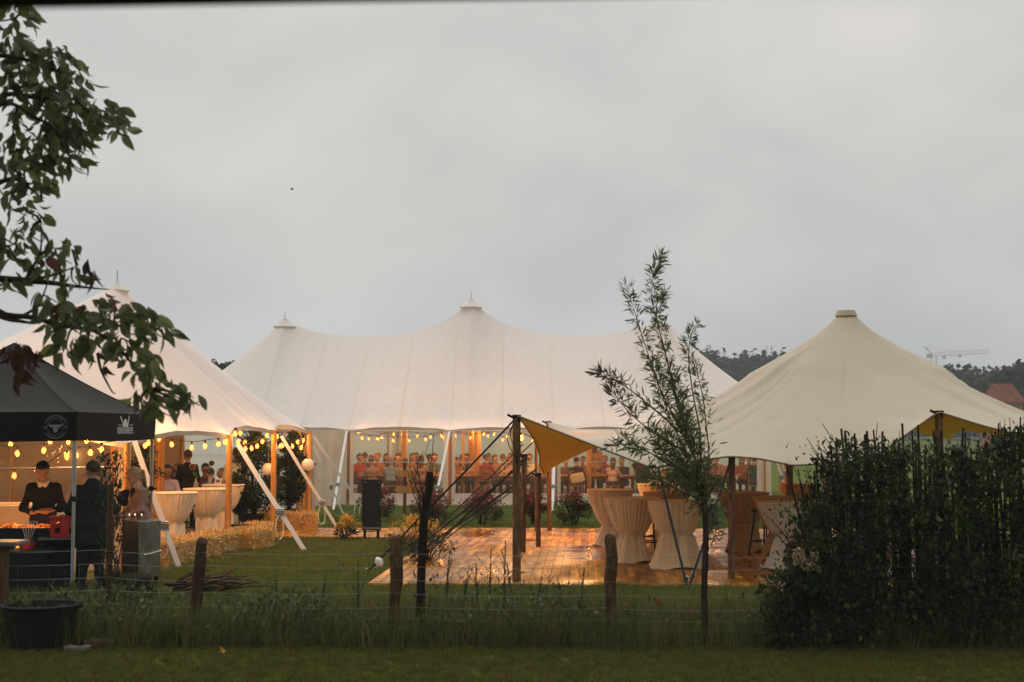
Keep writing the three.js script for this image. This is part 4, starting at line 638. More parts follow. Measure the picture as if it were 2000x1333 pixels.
festoon('third festoon string high along the middle of the long tent', at(46.9, 46.9, [[640, 850], [700, 846], [790, 842], [880, 848], [935, 846], [1020, 850], [1110, 846], [1200, 850], [1290, 846], [1380, 850], [1440, 848]]), [P(600, 830, 46.9), P(1480, 835, 46.9)], { power: 2.6 });
festoon('festoon string inside the long tent behind the stretch tent', at(42.2, 42.2, [[1110, 862], [1150, 868], [1190, 870], [1230, 866], [1300, 868], [1350, 872], [1400, 872], [1450, 868]]), [P(1085, 850, 42.2), P(1485, 850, 42.2)], { power: 1.6 });
festoon('festoon string slung under the stretch tent beside the corner pole', at(26.8, 29.6, [[1013, 853], [1018, 856], [1100, 884], [1150, 866]]), [P(1011, 836, 26.5), P(1190, 850, 30)], { power: 7 });

// ------------------------------------------------------------------ guy straps
function strap(label, a, b, o = {}) {
  const t = thing('guy_strap', label, 'strap', [0, 0, 0], 0, o.group || 'white webbing guy straps'), w = o.w || 0.05, m = o.m || M.web, k = o.k ?? 0.62;
  const side = o.side || b.clone().sub(a).cross(V(0, 0, 1)).normalize(), mid = a.clone().lerp(b, k), dir = b.clone().sub(a).normalize();
  const path = sag(a, mid, 0.012, 8); obj('webbing', ribbon(path, w, 0.005, side), m, t);
  obj('tail_webbing', ribbon([mid, b.clone().lerp(mid, 0.04)], w * 0.96, 0.006, side), m, t);
  if (!o.bare) { const q = Q.setFromUnitVectors(V(0, 1, 0), dir), r = obj('ratchet', [rbox(w * 1.7, 0.15, 0.035, 0.008, 0, 0, 0.01), cyl(0.012, 0.012, w * 2.1, 8, 0, 0.04, 0.03, 0, 0, Math.PI / 2), cyl(0.012, 0.012, w * 2.1, 8, 0, -0.05, 0.03, 0, 0, Math.PI / 2), box(w * 1.4, 0.05, 0.02, 0, -0.01, 0.04, 0.3)], mat(0.42, 0.46, 0.47, { metalness: 0.8, roughness: 0.45 }), t); r.position.copy(mid); r.quaternion.copy(q); }
  if (o.loop) { const L = o.loop, x = mid.clone(), p = curve([x, x.clone().add(V(-0.07, -L * 0.35, 0.03)), x.clone().add(V(-0.05, -L * 0.9, 0.04)), x.clone().add(V(0.0, -L, 0.05)), x.clone().add(V(0.05, -L * 0.85, 0.04)), x.clone().add(V(0.05, -L * 0.3, 0.02)), x.clone().add(V(0.02, 0.02, 0.0))], 22); obj('loose_loop', ribbon(p, w * 0.8, 0.004, V(0.3, 0, 1)), m, t); }
  obj('peg', [rod(b.clone().add(V(0.02, 0.06, 0)), b.clone().add(V(-0.02, -0.2, 0)), 0.012, 6), put(new THREE.TorusGeometry(0.03, 0.008, 5, 12), b.x, b.y + 0.03, b.z)], M.steel, t);
  return t;
}
const gp = (px, py) => P(px, py, GD(py)).setY(0.01);
strap('white strap from the left tent edge down beside the grey tent leg', P(262, 862, 22.6), gp(351, 1112), { k: 0.66, w: 0.085, loop: 0.5 });
strap('long white strap in front of the second honey post', P(464, 868, 25.7), gp(597, 1079), { k: 0.63, w: 0.085, loop: 0.48 });
strap('long white strap in front of the third honey post', P(549, 852, 28.4), P(666, 1036, 29.6).setY(0.05), { k: 0.68, w: 0.065, loop: 0.42 });
strap('white strap leaning right of the fourth honey post', P(607, 858, 30.9), gp(671, 1006), { k: 0.58, w: 0.045 });
strap('white strap running behind the black board from the fourth honey post', P(612, 852, 31), gp(716, 1004), { k: 0.8, w: 0.06, loop: 0.5 });
strap('white strap falling left from the first post of the long tent', P(677, 842, 40.9), gp(650, 1000), { k: 0.68, w: 0.065, side: V(1, 0, 0), loop: 0.45 });
strap('twisted white strap falling left from the second post of the long tent', P(878, 843, 40.9), gp(846, 998), { k: 0.72, w: 0.075, side: V(1, 0, 0.4) });
strap('upright white strap behind the lower tip of the ochre flap', P(1084, 845, 40.9), gp(1079, 1000), { k: 0.7, w: 0.08, side: V(1, 0, 0) });
strap('white strap right of the last honey post of the long tent', P(1503, 850, 41), gp(1543, 985), { k: 0.6, w: 0.07, side: V(1, 0, 0) });
strap('white strap next to the one right of the last honey post', P(1507, 850, 41.2), gp(1556, 982), { k: 0.55, w: 0.06, side: V(1, 0, 0) });
const KG = { group: 'black straps bracing the stretch tent', m: M.blackweb, bare: true, w: 0.035 };
const k1 = strap('black strap from the corner pole top far down left to the ground', P(1005, 820, 20.3), gp(716, 1118), { ...KG, w: 0.028 });
{ const q = P(740, 1098, 21.5); obj('white_pad', rough(ball(0.07, 14, q.x, q.y, q.z), 0.05, 14, 3), mat(0.75, 0.75, 0.72), k1); }
[[1022, 868, 25.0, 806, 1078, 'highest of the black straps fanning from behind the corner pole'], [1022, 905, 25.0, 798, 1084, 'second highest black strap fanning from behind the corner pole'], [1048, 917, 26.1, 792, 1096, 'thick lower black strap of the fan left of the corner pole'], [1046, 925, 26.1, 800, 1103, 'lowest black strap in the fan left of the corner pole'], [1069, 838, 30.3, 815, 1070, 'farthest black strap of the fan, running from the rear pole'], [1022, 898, 25, 850, 1066, 'black strap of the fan reaching the ground nearest the deck']].forEach(([a, b, d, x, y, l], i) => strap(l, P(a, b, d), gp(x, y), { ...KG, w: 0.02 + (i % 3) * 0.009 }));
const vM = mat(0.02, 0.022, 0.027, { roughness: 0.7 });
for (const [a, b, d, l, qx, qy] of [[1286, 914, 20.15, 'dark strap crossing the nearest beige standing table', 1341, 1130], [1428, 898, 20.4, 'dark strap leaning from the middle pole to the bamboo stem foot', 1355, 1123]]) {
  const t = strap(l, P(a, b, d), gp(1344, 1152), { ...KG, m: vM, w: 0.036, k: 0.8 }), q = P(qx, qy, 19.9); obj('ratchet', [rbox(0.05, 0.09, 0.04, 0.01, q.x, q.y, q.z, 0, 0, 0.3), cyl(0.012, 0.012, 0.08, 8, q.x, q.y + 0.02, q.z + 0.02, 0, 0, 1.5)], M.steel, t);
}
{ const t = thing('hanging_cord', 'black cords hanging in loops beside the corner pole top', 'cord', [0, 0, 0]); for (const [dx, L] of [[-0.06, 0.42], [-0.1, 0.55]]) { const a = P(1005, 822, 20.2); obj('cord', tube(curve([a, a.clone().add(V(dx, -L * 0.5, 0.02)), a.clone().add(V(0.02, -L, 0.03)), a.clone().add(V(0.04, -L - 0.2, 0.02))], 12), 0.007, 5), M.black, t); } }

// ------------------------------------------------------------------ beside the boardwalk: board, signpost, shrubs
{
  const d = 28.3, t = thing('display_board', 'black upright board with rounded corners on spreading black feet', 'board', [X(727, d), 0, -d], 0.05);
  obj('panel', rbox(0.385, 1.0, 0.05, 0.02, 0, 0.72, 0), mat(0.009, 0.009, 0.009, { roughness: 0.6, specularIntensity: 0.35 }), t);
  obj('top_handle', [rod(V(-0.175, 1.2, 0), V(-0.175, 1.265, 0), 0.01), rod(V(0.175, 1.2, 0), V(0.175, 1.265, 0), 0.01), rod(V(-0.18, 1.265, 0), V(0.18, 1.265, 0), 0.01)], M.black, t);
  for (const s of [-1, 1]) { obj('leg', box(0.055, 0.26, 0.05, s * 0.13, 0.12, 0), M.black, t); obj('foot', [rod(V(s * 0.13, 0.02, 0), V(s * 0.13 - 0.3, 0.015, 0.36), 0.014), rod(V(s * 0.13, 0.02, 0), V(s * 0.13 + 0.25, 0.015, -0.3), 0.014)], M.black, t); }
  for (const [x, y] of [[-0.14, 1.16], [-0.11, 1.16], [0.15, 1.16], [0.15, 0.36]]) obj('bolt', cyl(0.012, 0.012, 0.012, 8, x, y, 0.029, Math.PI / 2), M.steel, t);
  obj('latch', box(0.015, 0.07, 0.012, 0.165, 0.75, 0.03), M.steel, t); obj('lower_rail', box(0.36, 0.03, 0.012, 0, 0.26, 0.03), mat(0.2, 0.17, 0.14), t);
}
{
  const d = 36.5, t = thing('signpost', 'rough wooden signpost with two arrow shaped boards before first window', 'signpost', [X(791, d), 0, -d]);
  obj('post', tube([V(0, 0, 0), V(0.01, 0.6, 0), V(0, 1.24, 0)], [0.045, 0.04], 8, true, 0.2), mat(0.3, 0.16, 0.1, { map: T.bark }), t);
  const arrow = (x0, x1, y, tip, s) => { const sh = new THREE.Shape(); sh.moveTo(x0, y - 0.075); sh.lineTo(x1, y - 0.075); if (s > 0) sh.lineTo(x1 + tip, y); sh.lineTo(x1, y + 0.075); sh.lineTo(x0, y + 0.075); if (s < 0) sh.lineTo(x0 - tip, y); return put(new THREE.ExtrudeGeometry(sh, { depth: 0.03, bevelEnabled: true, bevelSize: 0.004, bevelThickness: 0.004, bevelSegments: 1 }), 0, 0, 0.045); };
  obj('arrow_board', arrow(-0.14, 0.27, 1.08, 0.1, -1), mat(0.5, 0.25, 0.09, { map: T.wood }), t); obj('arrow_board', arrow(-0.18, 0.36, 0.67, 0.1, -1), mat(0.46, 0.24, 0.09, { map: T.wood }), t);
  obj('lamp_box', rbox(0.1, 0.13, 0.1, 0.015, 0.0, 1.3, 0), mat(0.10, 0.04, 0.025), t); obj('small_arrow', box(0.03, 0.16, 0.02, 0.1, 0.86, 0.06, 0, 0, 0.6), mat(0.5, 0.28, 0.1), t);
}
const maple = { top: [[0.24, 0.06, 0.04], [0.18, 0.065, 0.04], [0.28, 0.08, 0.05]], leaf: [[0.06, 0.07, 0.028], [0.09, 0.05, 0.03], [0.045, 0.06, 0.025]], L: 0.075, W: 0.04, n: 1700, clumps: 44, spread: 0.15, group: 'small red leaved maples along the long tent' };
[[735, 33.4, 0.86, 0.82, 0.52, 'red leaved maple half hidden behind the black board'], [845, 33.2, 0.98, 0.74, 0.55, 'red leaved maple beneath the second post of the long tent'], [941, 32.3, 0.9, 0.78, 0.6, 'brownish maple between the black straps and the corner pole'], [1040, 32.4, 0.62, 0.76, 0.7, 'maple partly behind the two dark poles of the stretch tent'], [1121, 32.2, 0.86, 0.8, 0.86, 'darkest maple, left of the standing tables']].forEach(([px, d, w, h, split, l], i) => shrub('maple_shrub', l, 'shrub', V(X(px, d), 0, -d), w, h, { ...maple, split, seed: 40 + i }));
const gold = { leaf: [[0.035, 0.055, 0.02], [0.025, 0.042, 0.017]], L: 0.06, W: 0.026, n: 1000, clumps: 30, split: 0.66, spread: 0.16, group: 'shrubs with yellow and orange flower heads' };
shrub('flowering_shrub', 'small shrub with yellow flower heads left of the black board', 'shrub', V(X(678, 28.2), 0, -28.1), 0.5, 0.52, { ...gold, top: [[0.7, 0.5, 0.04], [0.6, 0.48, 0.06], [0.7, 0.28, 0.03]], seed: 61, split: 0.55 });
shrub('flowering_shrub', 'wide shrub with orange and yellow flower heads beside the deck edge', 'shrub', V(X(812, 25.4), 0, -25.4), 1.0, 0.62, { ...gold, n: 1800, clumps: 50, top: [[0.75, 0.45, 0.03], [0.8, 0.22, 0.02], [0.62, 0.5, 0.06]], seed: 62, split: 0.5 });
shrub('leafy_plant', 'dark leafy plant at the foot of the black straps', 'plant', V(X(835, 23.6), 0, -23.6), 0.75, 0.5, { ...gold, n: 800, split: 2, top: [[0, 0, 0]], seed: 63, group: undefined });

// ------------------------------------------------------------------ tables and chairs in the long tent
function longTable(x, z, w, label) {
  const t = thing('trestle_table', label, 'table', [x, 0.05, z], 0, 'long wooden dining tables');
  for (let k = 0; k < 5; k++) obj('board', box(w, 0.035, 0.155, 0, 0.735, -0.32 + k * 0.16), M.honey, t);
  for (const s of [-1, 1]) for (const f of [-1, 1]) obj('leg', box(0.05, 0.715, 0.05, s * (w / 2 - 0.2), 0.36, f * 0.26), M.dull, t);
  obj('apron', [box(w - 0.3, 0.08, 0.03, 0, 0.67, 0.3), box(w - 0.3, 0.08, 0.03, 0, 0.67, -0.3)], M.dull, t);
}
[[-3.4, 'near dining table behind the first window'], [-0.4, 'near dining table behind the second window'], [2.6, 'near dining table behind the third window'], [5.7, 'near dining table behind the fourth window']].forEach(([x, l]) => longTable(x, -44.35, 2.7, l));
[[-3.4, 'far dining table behind the first window'], [-0.4, 'far dining table behind the second window'], [2.6, 'far dining table behind the third window'], [5.7, 'far dining table behind the fourth window']].forEach(([x, l]) => longTable(x, -48.2, 2.7, l));
{
  const c = thing('dining_chair', 'wooden dining chair under the peach shirted guest', 'chair', [X(729, 43.4), 0.05, -43.3], Math.PI, 'wooden chairs at the dining tables'), w = mat(0.32, 0.15, 0.055, { map: T.wood });
  obj('seat', rbox(0.42, 0.035, 0.4, 0.012, 0, 0.45, 0), w, c);
  for (const s of [-1, 1]) { obj('leg', rod(V(s * 0.19, 0, 0.18), V(s * 0.18, 0.45, 0.17), 0.018), w, c); obj('leg', rod(V(s * 0.19, 0, -0.2), V(s * 0.19, 0.9, -0.26), 0.018), w, c); }
  obj('backrest', [rbox(0.42, 0.07, 0.025, 0.01, 0, 0.86, -0.255), rbox(0.38, 0.03, 0.02, 0.008, 0, 0.6, -0.22), rod(V(-0.17, 0.6, -0.22), V(0.17, 0.86, -0.25), 0.011), rod(V(0.17, 0.6, -0.22), V(-0.17, 0.86, -0.25), 0.011)], w, c);
  [[765, 'under the guest in light blue'], [794, 'behind the signpost under the cream guest'], [820, 'behind the twiggy stake'], [945, 'under the guest in red'], [1124, 'with a pale cushion, in the third window'], [1196, 'under the cream hooded guest'], [1474, 'under the dark green guest beside the last honey post']].forEach(([px, l]) => copy(c, 'wooden dining chair ' + l, [X(px, 43.4), 0.05, -43.3], Math.PI + 0.05));
  const cush = thing('cushion', 'pale cushion on the chair back in the third window', 'cushion', [X(1127, 43.1), 0.75, -42.95]); obj('cover', put(rbox(0.42, 0.3, 0.12, 0.06), 0, 0, 0, 0, 0, 0.2), mat(0.62, 0.52, 0.38, { map: T.cloth }), cush);
}
{ // bottles and flowers along the dining tables
  const b = thing('bottle', 'dark bottle on the near table of the first window', 'bottle', [X(756, 44.35), 0.805, -44.3], 0, 'bottles on the dining tables');
  obj('glass', new THREE.LatheGeometry([[0, 0], [0.038, 0.002], [0.038, 0.18], [0.014, 0.24], [0.014, 0.3], [0, 0.3]].map(([p, q]) => new THREE.Vector2(p, q)), 12), mat(0.03, 0.05, 0.025, { roughness: 0.12 }), b); obj('bottle_label', cyl(0.0386, 0.0386, 0.08, 14, 0, 0.1, 0), mat(0.6, 0.55, 0.45), b);
  [[835, 'right in the first window'], [905, 'left in the second window'], [958, 'middle in the second window'], [985, 'right in the second window'], [1150, 'in the third window']].forEach(([px, l]) => copy(b, 'dark bottle on the near dining table, ' + l, [X(px, 44.3), 0.805, -44.25], 0));
  [[770, 'first window'], [890, 'left of second window'], [1030, 'under the ochre flap']].forEach(([px, l]) => sunflower('sunflower bottle on the near dining table, ' + l, px, 44.4, 0.805, 0.5, 0, 0.5));
}

// ------------------------------------------------------------------ black pop-up tent with its grill
{
  const FR = V(X(151, 18.4), 0, -18.4), BR = V(X(303, 21.7), 0, -21.7), FL = V(FR.x - 3.0, 0, -18.4), BL = V(BR.x - 3.0, 0, -21.7), C = V((FR.x + BL.x) / 2, 3.42, (FR.z + BL.z) / 2), y0 = 2.06, y1 = 2.43;
  const t = thing('canopy_tent', 'black pop-up canopy tent with printed valance and silver legs', 'tent', [0, 0, 0]);
  const fab = mat(0.030, 0.029, 0.027, { roughness: 0.85, specularIntensity: 0.3, bumpMap: T.weave, bumpScale: 0.0004, side: THREE.DoubleSide });
  const cs = [FR, BR, BL, FL];
  for (let k = 0; k < 4; k++) { const a = cs[k], b = cs[(k + 1) % 4]; obj('roof_panel', sheet((u, v) => { const q = a.clone().lerp(b, u).lerp(C, v); q.y = y1 + (C.y - y1) * Math.pow(v, 1.22) - 0.05 * Math.sin(Math.PI * u) * Math.sin(Math.PI * v) * 1.6; return q; }, 20, 16, [3, 2]), fab, t); }
  for (let k = 0; k < 4; k++) { const p = []; for (let i = 0; i <= 10; i++) { const v = i / 10, q = cs[k].clone().lerp(C, v); q.y = y1 + (C.y - y1) * Math.pow(v, 1.22) + 0.004; p.push(q); } obj('roof_seam', tube(p, 0.008, 4), M.black, t); }
  const print = (draw) => { const c = document.createElement('canvas'); c.width = 1024; c.height = 128; const g = c.getContext('2d'); g.fillStyle = '#141414'; g.fillRect(0, 0, 1024, 128); draw(g); const x = new THREE.CanvasTexture(c); x.colorSpace = THREE.SRGBColorSpace; return x; };
  const pw = 1024 / 3.0;  // pixels per metre along the front
  const front = print((g) => {
    const cx = 1024 - 0.27 * pw, cy = 66; g.save(); g.translate(cx, cy); g.scale(pw / 345.9, 1); g.strokeStyle = g.fillStyle = '#70757a'; g.lineWidth = 3; g.beginPath(); g.arc(0, 0, 50, 3.5, 5.92); g.stroke(); g.beginPath(); g.arc(0, 0, 50, 0.5, 2.64); g.stroke(); g.lineWidth = 1.5; g.beginPath(); g.arc(0, 0, 36, 0, 6.3); g.stroke();
    g.font = 'bold 13px sans-serif'; g.textAlign = 'center'; const ring = (s, a0, r, f) => { for (let i = 0; i < s.length; i++) { g.save(); g.rotate(a0 + (i - (s.length - 1) / 2) * 0.27 * f); g.translate(0, -r * f); g.fillText(s[i], 0, 5); g.restore(); } }; ring('IIIIII', 0, 43, 1); ring('IIIIIII', 0, 43, -1);
    g.beginPath(); g.moveTo(-34, -18); g.quadraticCurveTo(-22, -6, -12, -10); g.lineTo(12, -10); g.quadraticCurveTo(22, -6, 34, -18); g.quadraticCurveTo(28, 4, 14, 2); g.lineTo(9, 20); g.quadraticCurveTo(0, 30, -9, 20); g.lineTo(-14, 2); g.quadraticCurveTo(-28, 4, -34, -18); g.fill(); g.fillStyle = '#141414'; g.fillRect(-9, 0, 5, 4); g.fillRect(4, 0, 5, 4);
    for (const s of [-1, 1]) { g.fillStyle = '#70757a'; g.fillRect(s * 46 - 6, -4, 12, 3); g.fillRect(s * 46 - 6, 3, 12, 3); } g.restore();
  });
  const side = print((g) => {
    const k = 1024 / 3.3; g.save(); g.translate(0.57 * 1024, 0); g.scale(1.6, 1); g.fillStyle = '#c9cbca'; g.strokeStyle = '#c9cbca'; g.lineWidth = 7; g.beginPath(); g.moveTo(-38, 12); g.lineTo(-18, 46); g.lineTo(-14, 60); g.moveTo(34, 10); g.lineTo(26, 46); g.lineTo(22, 60); g.stroke(); g.beginPath(); g.arc(3, 40, 15, Math.PI, 0); g.lineTo(30, 62); g.lineTo(-24, 62); g.fill();
    g.font = 'bold 9px sans-serif'; g.textAlign = 'center'; g.fillRect(-60, 52, 30, 3); g.fillRect(38, 52, 30, 3); g.save(); g.scale(1, 1.55); g.font = 'bold 26px sans-serif'; g.fillText('VEERHOUWERETE.', 2, 61, 142); g.restore(); g.restore();
  });
  const val = (a, b, map, wave) => obj('valance', sheet((u, v) => { const q = a.clone().lerp(b, u), n = V(b.z - a.z, 0, a.x - b.x).normalize().multiplyScalar(-1); q.y = lerp(y0 - 0.02 * Math.sin(Math.PI * u), y1, v); q.addScaledVector(n, 0.012 + wave * (1 - v) * Math.sin(u * 17 + v) * 0.5 + 0.012 * fbm(u * 5, v * 2, wave * 100, 3)); return q; }, 60, 8), map ? mat(1, 1, 1, { map, roughness: 0.8, specularIntensity: 0.2, side: THREE.DoubleSide }) : mat(0.008, 0.008, 0.008, { side: THREE.DoubleSide }), t);
  val(FL, FR, front, 0.012); val(FR, BR, side, 0.012); val(BR, BL, null, 0.01); val(BL, FL, null, 0.01);
  for (const c of cs) {
    const x = c.x - Math.sign(c.x - C.x) * 0.03, z = c.z - Math.sign(c.z - C.z) * 0.03, l = obj('tent_leg', [rbox(0.045, 1.1, 0.045, 0.006, x, 1.86, z), rbox(0.038, 1.36, 0.038, 0.005, x, 0.69, z)], M.alu, t);
    obj('leg_lock', [rbox(0.075, 0.07, 0.075, 0.01, x, 1.31, z), cyl(0.014, 0.014, 0.06, 8, x + 0.05, 1.31, z, 0, 0, 1.57)], M.black, l); obj('foot_plate', box(0.12, 0.008, 0.12, x, 0.006, z), M.steel, l);
  }
  for (let k = 0; k < 4; k++) { const inn = (q) => q.clone().lerp(V(C.x, 0, C.z), 0.06), a = inn(cs[k]), b = inn(cs[(k + 1) % 4]), g = []; for (let i = 0; i < 2; i++) { const p = a.clone().lerp(b, i / 2).setY(y1 - 0.06), q = a.clone().lerp(b, (i + 1) / 2).setY(y1 - 0.3); g.push(rod(p, q, 0.012, 5), rod(p.clone().setY(y1 - 0.3), q.clone().setY(y1 - 0.06), 0.012, 5)); } obj('truss', g, M.alu, t); }
}
{
  const t = thing('grill_trough', 'long black grill trough full of glowing food before the dark haired cook', 'grill', [X(70, 19.7), 0, -19.7], 0);
  obj('trough', [box(2.2, 0.05, 0.62, -0.45, 0.62, 0), box(2.2, 0.26, 0.03, -0.45, 0.74, 0.31), box(2.2, 0.26, 0.03, -0.45, 0.74, -0.31), box(0.03, 0.2, 0.59, 0.64, 0.72, 0), box(0.03, 0.2, 0.59, -1.54, 0.72, 0)], M.black, t);
  for (const x of [-1.45, 0.55]) for (const z of [-0.25, 0.25]) obj('leg', box(0.05, 0.6, 0.05, x, 0.3, z), M.black, t);
  obj('apron_panel', [box(2.16, 0.57, 0.02, -0.45, 0.33, 0.34)], mat(0.013, 0.014, 0.016), t);
  const R = rng(8), fg = [], cg = []; for (let i = 0; i < 170; i++) { const x = -1.45 + R() * 2.0, z = (R() - 0.5) * 0.52; (R() < 0.32 ? cg : fg).push(put(new THREE.IcosahedronGeometry(0.035, 1), x, 0.845 + R() * 0.03, z, R() * 3, R() * 3, 0, [1.4, 0.55, 1])); }
  stuff(obj('grilled_food', fg, mat(0.5, 0.16, 0.03, { roughness: 0.4 }), t));
  const em = new THREE.MeshStandardMaterial({ color: lin(0.1, 0.03, 0.01), emissive: lin(1, 0.22, 0.02), emissiveIntensity: 0.9 }); const co = obj('flame_embers', cg, em, t); stuff(co);
  for (const x of [-0.9, -0.2, 0.35]) { const l = new THREE.PointLight(lin(1, 0.36, 0.07), 0.6); l.name = 'flame_light'; l.position.set(X(70, 19.7) + x, 0.98, -19.72); l.castShadow = true; l.shadow.radius = 5; scene.add(l); }
}
{
  const q = P(137, 1048, 19.35), t = thing('crate', 'red plastic crate beside the silver tent leg', 'crate', [q.x - 0.02, 0.76, q.z], -0.1), m = mat(0.42, 0.022, 0.018, { roughness: 0.45 }), w = 0.4, d = 0.3, h = 0.28;
  obj('base', box(w - 0.02, 0.012, d - 0.02, 0, 0.008, 0), m, t);
  for (const s of [-1, 1]) { obj('side_wall', [box(w, 0.07, 0.014, 0, h - 0.035, s * d / 2), box(w, 0.05, 0.014, 0, 0.027, s * d / 2), box(w * 0.3, h - 0.12, 0.014, 0, h / 2 - 0.01, s * d / 2), box(0.06, h - 0.12, 0.014, w / 2 - 0.03, h / 2 - 0.01, s * d / 2), box(0.06, h - 0.12, 0.014, -w / 2 + 0.03, h / 2 - 0.01, s * d / 2)], m, t); obj('end_wall', [box(0.014, h - 0.1, d - 0.014, s * (w / 2 - 0.008), h / 2 - 0.05, 0), box(0.014, 0.03, d - 0.014, s * (w / 2 - 0.008), h - 0.015, 0)], m, t); }
  obj('rim', [box(w + 0.04, 0.02, 0.03, 0, h - 0.01, d / 2 + 0.012), box(w + 0.04, 0.02, 0.03, 0, h - 0.01, -d / 2 - 0.012), box(0.03, 0.02, d, w / 2 + 0.012, h - 0.01, 0), box(0.03, 0.02, d, -w / 2 - 0.012, h - 0.01, 0)], m, t);
  const n = thing('folding_table', 'dark folding side table carrying the red crate', 'table', [q.x + 0.02, 0, q.z], 0); obj('top', rbox(0.95, 0.03, 0.6, 0.008, 0.05, 0.74, -0.02, 0, 0.25), mat(0.03, 0.03, 0.032), n); for (const [a, b] of [[-0.3, 0.2], [0.42, 0.05], [-0.3, -0.2], [0.4, -0.28]]) obj('leg', rod(V(a * 1.1, 0, b), V(a, 0.73, b), 0.014), M.black, n);
  obj('edge_trim', box(0.95, 0.012, 0.012, 0.05 + 0.075, 0.755, 0.275, 0, 0.25), M.steel, n);
  for (const [x, z, a, l] of [[0.36, 0.02, 0.3, 'left one'], [0.42, -0.04, 0.5, 'right one']]) { const f = thing('fork', 'steel serving fork lying on the dark side table, ' + l, 'fork', [q.x + x, 0.768, q.z + z], a); obj('handle', rod(V(0, 0, 0), V(0.12, 0.012, 0), 0.005), M.steel, f); obj('prongs', [-1, 0, 1].map((k) => rod(V(-0.06, 0, k * 0.012), V(0, 0, k * 0.004), 0.0025, 4)), M.steel, f); }
}
{ // fish plate in the cook's hands, net of bottles, small things
  const p = thing('plate', 'plate of orange lit grilled food held by the dark haired cook', 'plate', [X(92, 20.22), 1.035, -20.22]); obj('dish', new THREE.LatheGeometry([[0, 0], [0.1, 0.002], [0.15, 0.022], [0.155, 0.024], [0.1, 0.008], [0, 0.008]].map(([a, b]) => new THREE.Vector2(a, b)), 24), mat(0.6, 0.58, 0.54, { roughness: 0.3 }), p);
  const R = rng(4), g = []; for (let i = 0; i < 9; i++) g.push(put(new THREE.IcosahedronGeometry(0.04, 1), (R() - 0.5) * 0.2, 0.025, (R() - 0.5) * 0.1, R(), R() * 3, 0, [1.3, 0.5, 0.8])); obj('grilled_food', g, mat(0.62, 0.2, 0.03, { roughness: 0.4 }), p);
  const q = P(57, 1055, 19.0), b = thing('net_bag', 'red net bag of onions with knotted strings hanging at the grill front', 'bag', q); obj('net', rough(ball(0.085, 16, 0, -0.08, 0), 0.06, 12, 2), mat(0.3, 0.02, 0.03, { roughness: 0.5 }), b); for (let k = 0; k < 5; k++) obj('string', tube(curve([V((k - 2) * 0.02, 0.0, 0.02), V((k - 2) * 0.028, 0.09, 0.05), V((k - 2) * 0.045, 0.19, 0.01), V((k - 2) * 0.03, 0.24, -0.1)], 8), 0.005, 4), mat(0.5, 0.48, 0.5), b);
  const bt = thing('bottle', 'brown glass bottle standing before the grill front panel', 'bottle', [X(66, 18.95), 0.62, -18.95]); obj('glass', new THREE.LatheGeometry([[0, 0], [0.032, 0.002], [0.032, 0.14], [0.013, 0.2], [0.013, 0.25], [0, 0.25]].map(([a, b2]) => new THREE.Vector2(a, b2)), 12), mat(0.12, 0.05, 0.015, { roughness: 0.12 }), bt);
  const sh = thing('shelf_table', 'low dark table with pale edge in front of the grill', 'table', [X(40, 18.75), 0, -18.85]); obj('top', rbox(1.1, 0.03, 0.36, 0.006, -0.12, 0.6, 0), mat(0.02, 0.02, 0.022), sh); for (const [a, c] of [[-0.6, 0.14], [0.36, 0.14], [-0.6, -0.14], [0.36, -0.14]]) obj('leg', box(0.04, 0.59, 0.04, a, 0.295, c), M.black, sh);
  const cd = thing('candle', 'small flame in a glass jar on the low dark table', 'candle', [X(39, 18.78), 0.617, -18.8]); obj('jar', cyl(0.045, 0.04, 0.12, 14, 0, 0.062, 0), mat(0.6, 0.45, 0.35, { transmission: 0.85, roughness: 0.1, side: THREE.DoubleSide }), cd);
  obj('flame', put(new THREE.LatheGeometry([[0, 0], [0.014, 0.012], [0.016, 0.025], [0.008, 0.05], [0, 0.075]].map(([a, b2]) => new THREE.Vector2(a, b2)), 10), 0, 0.03, 0), new THREE.MeshStandardMaterial({ color: 0x000000, emissive: lin(1, 0.38, 0.06), emissiveIntensity: 5 }), cd);
  const l = new THREE.PointLight(lin(1, 0.45, 0.12), 0.03); l.name = 'flame_light'; l.position.set(X(39, 18.78), 0.685, -18.8); scene.add(l);
}
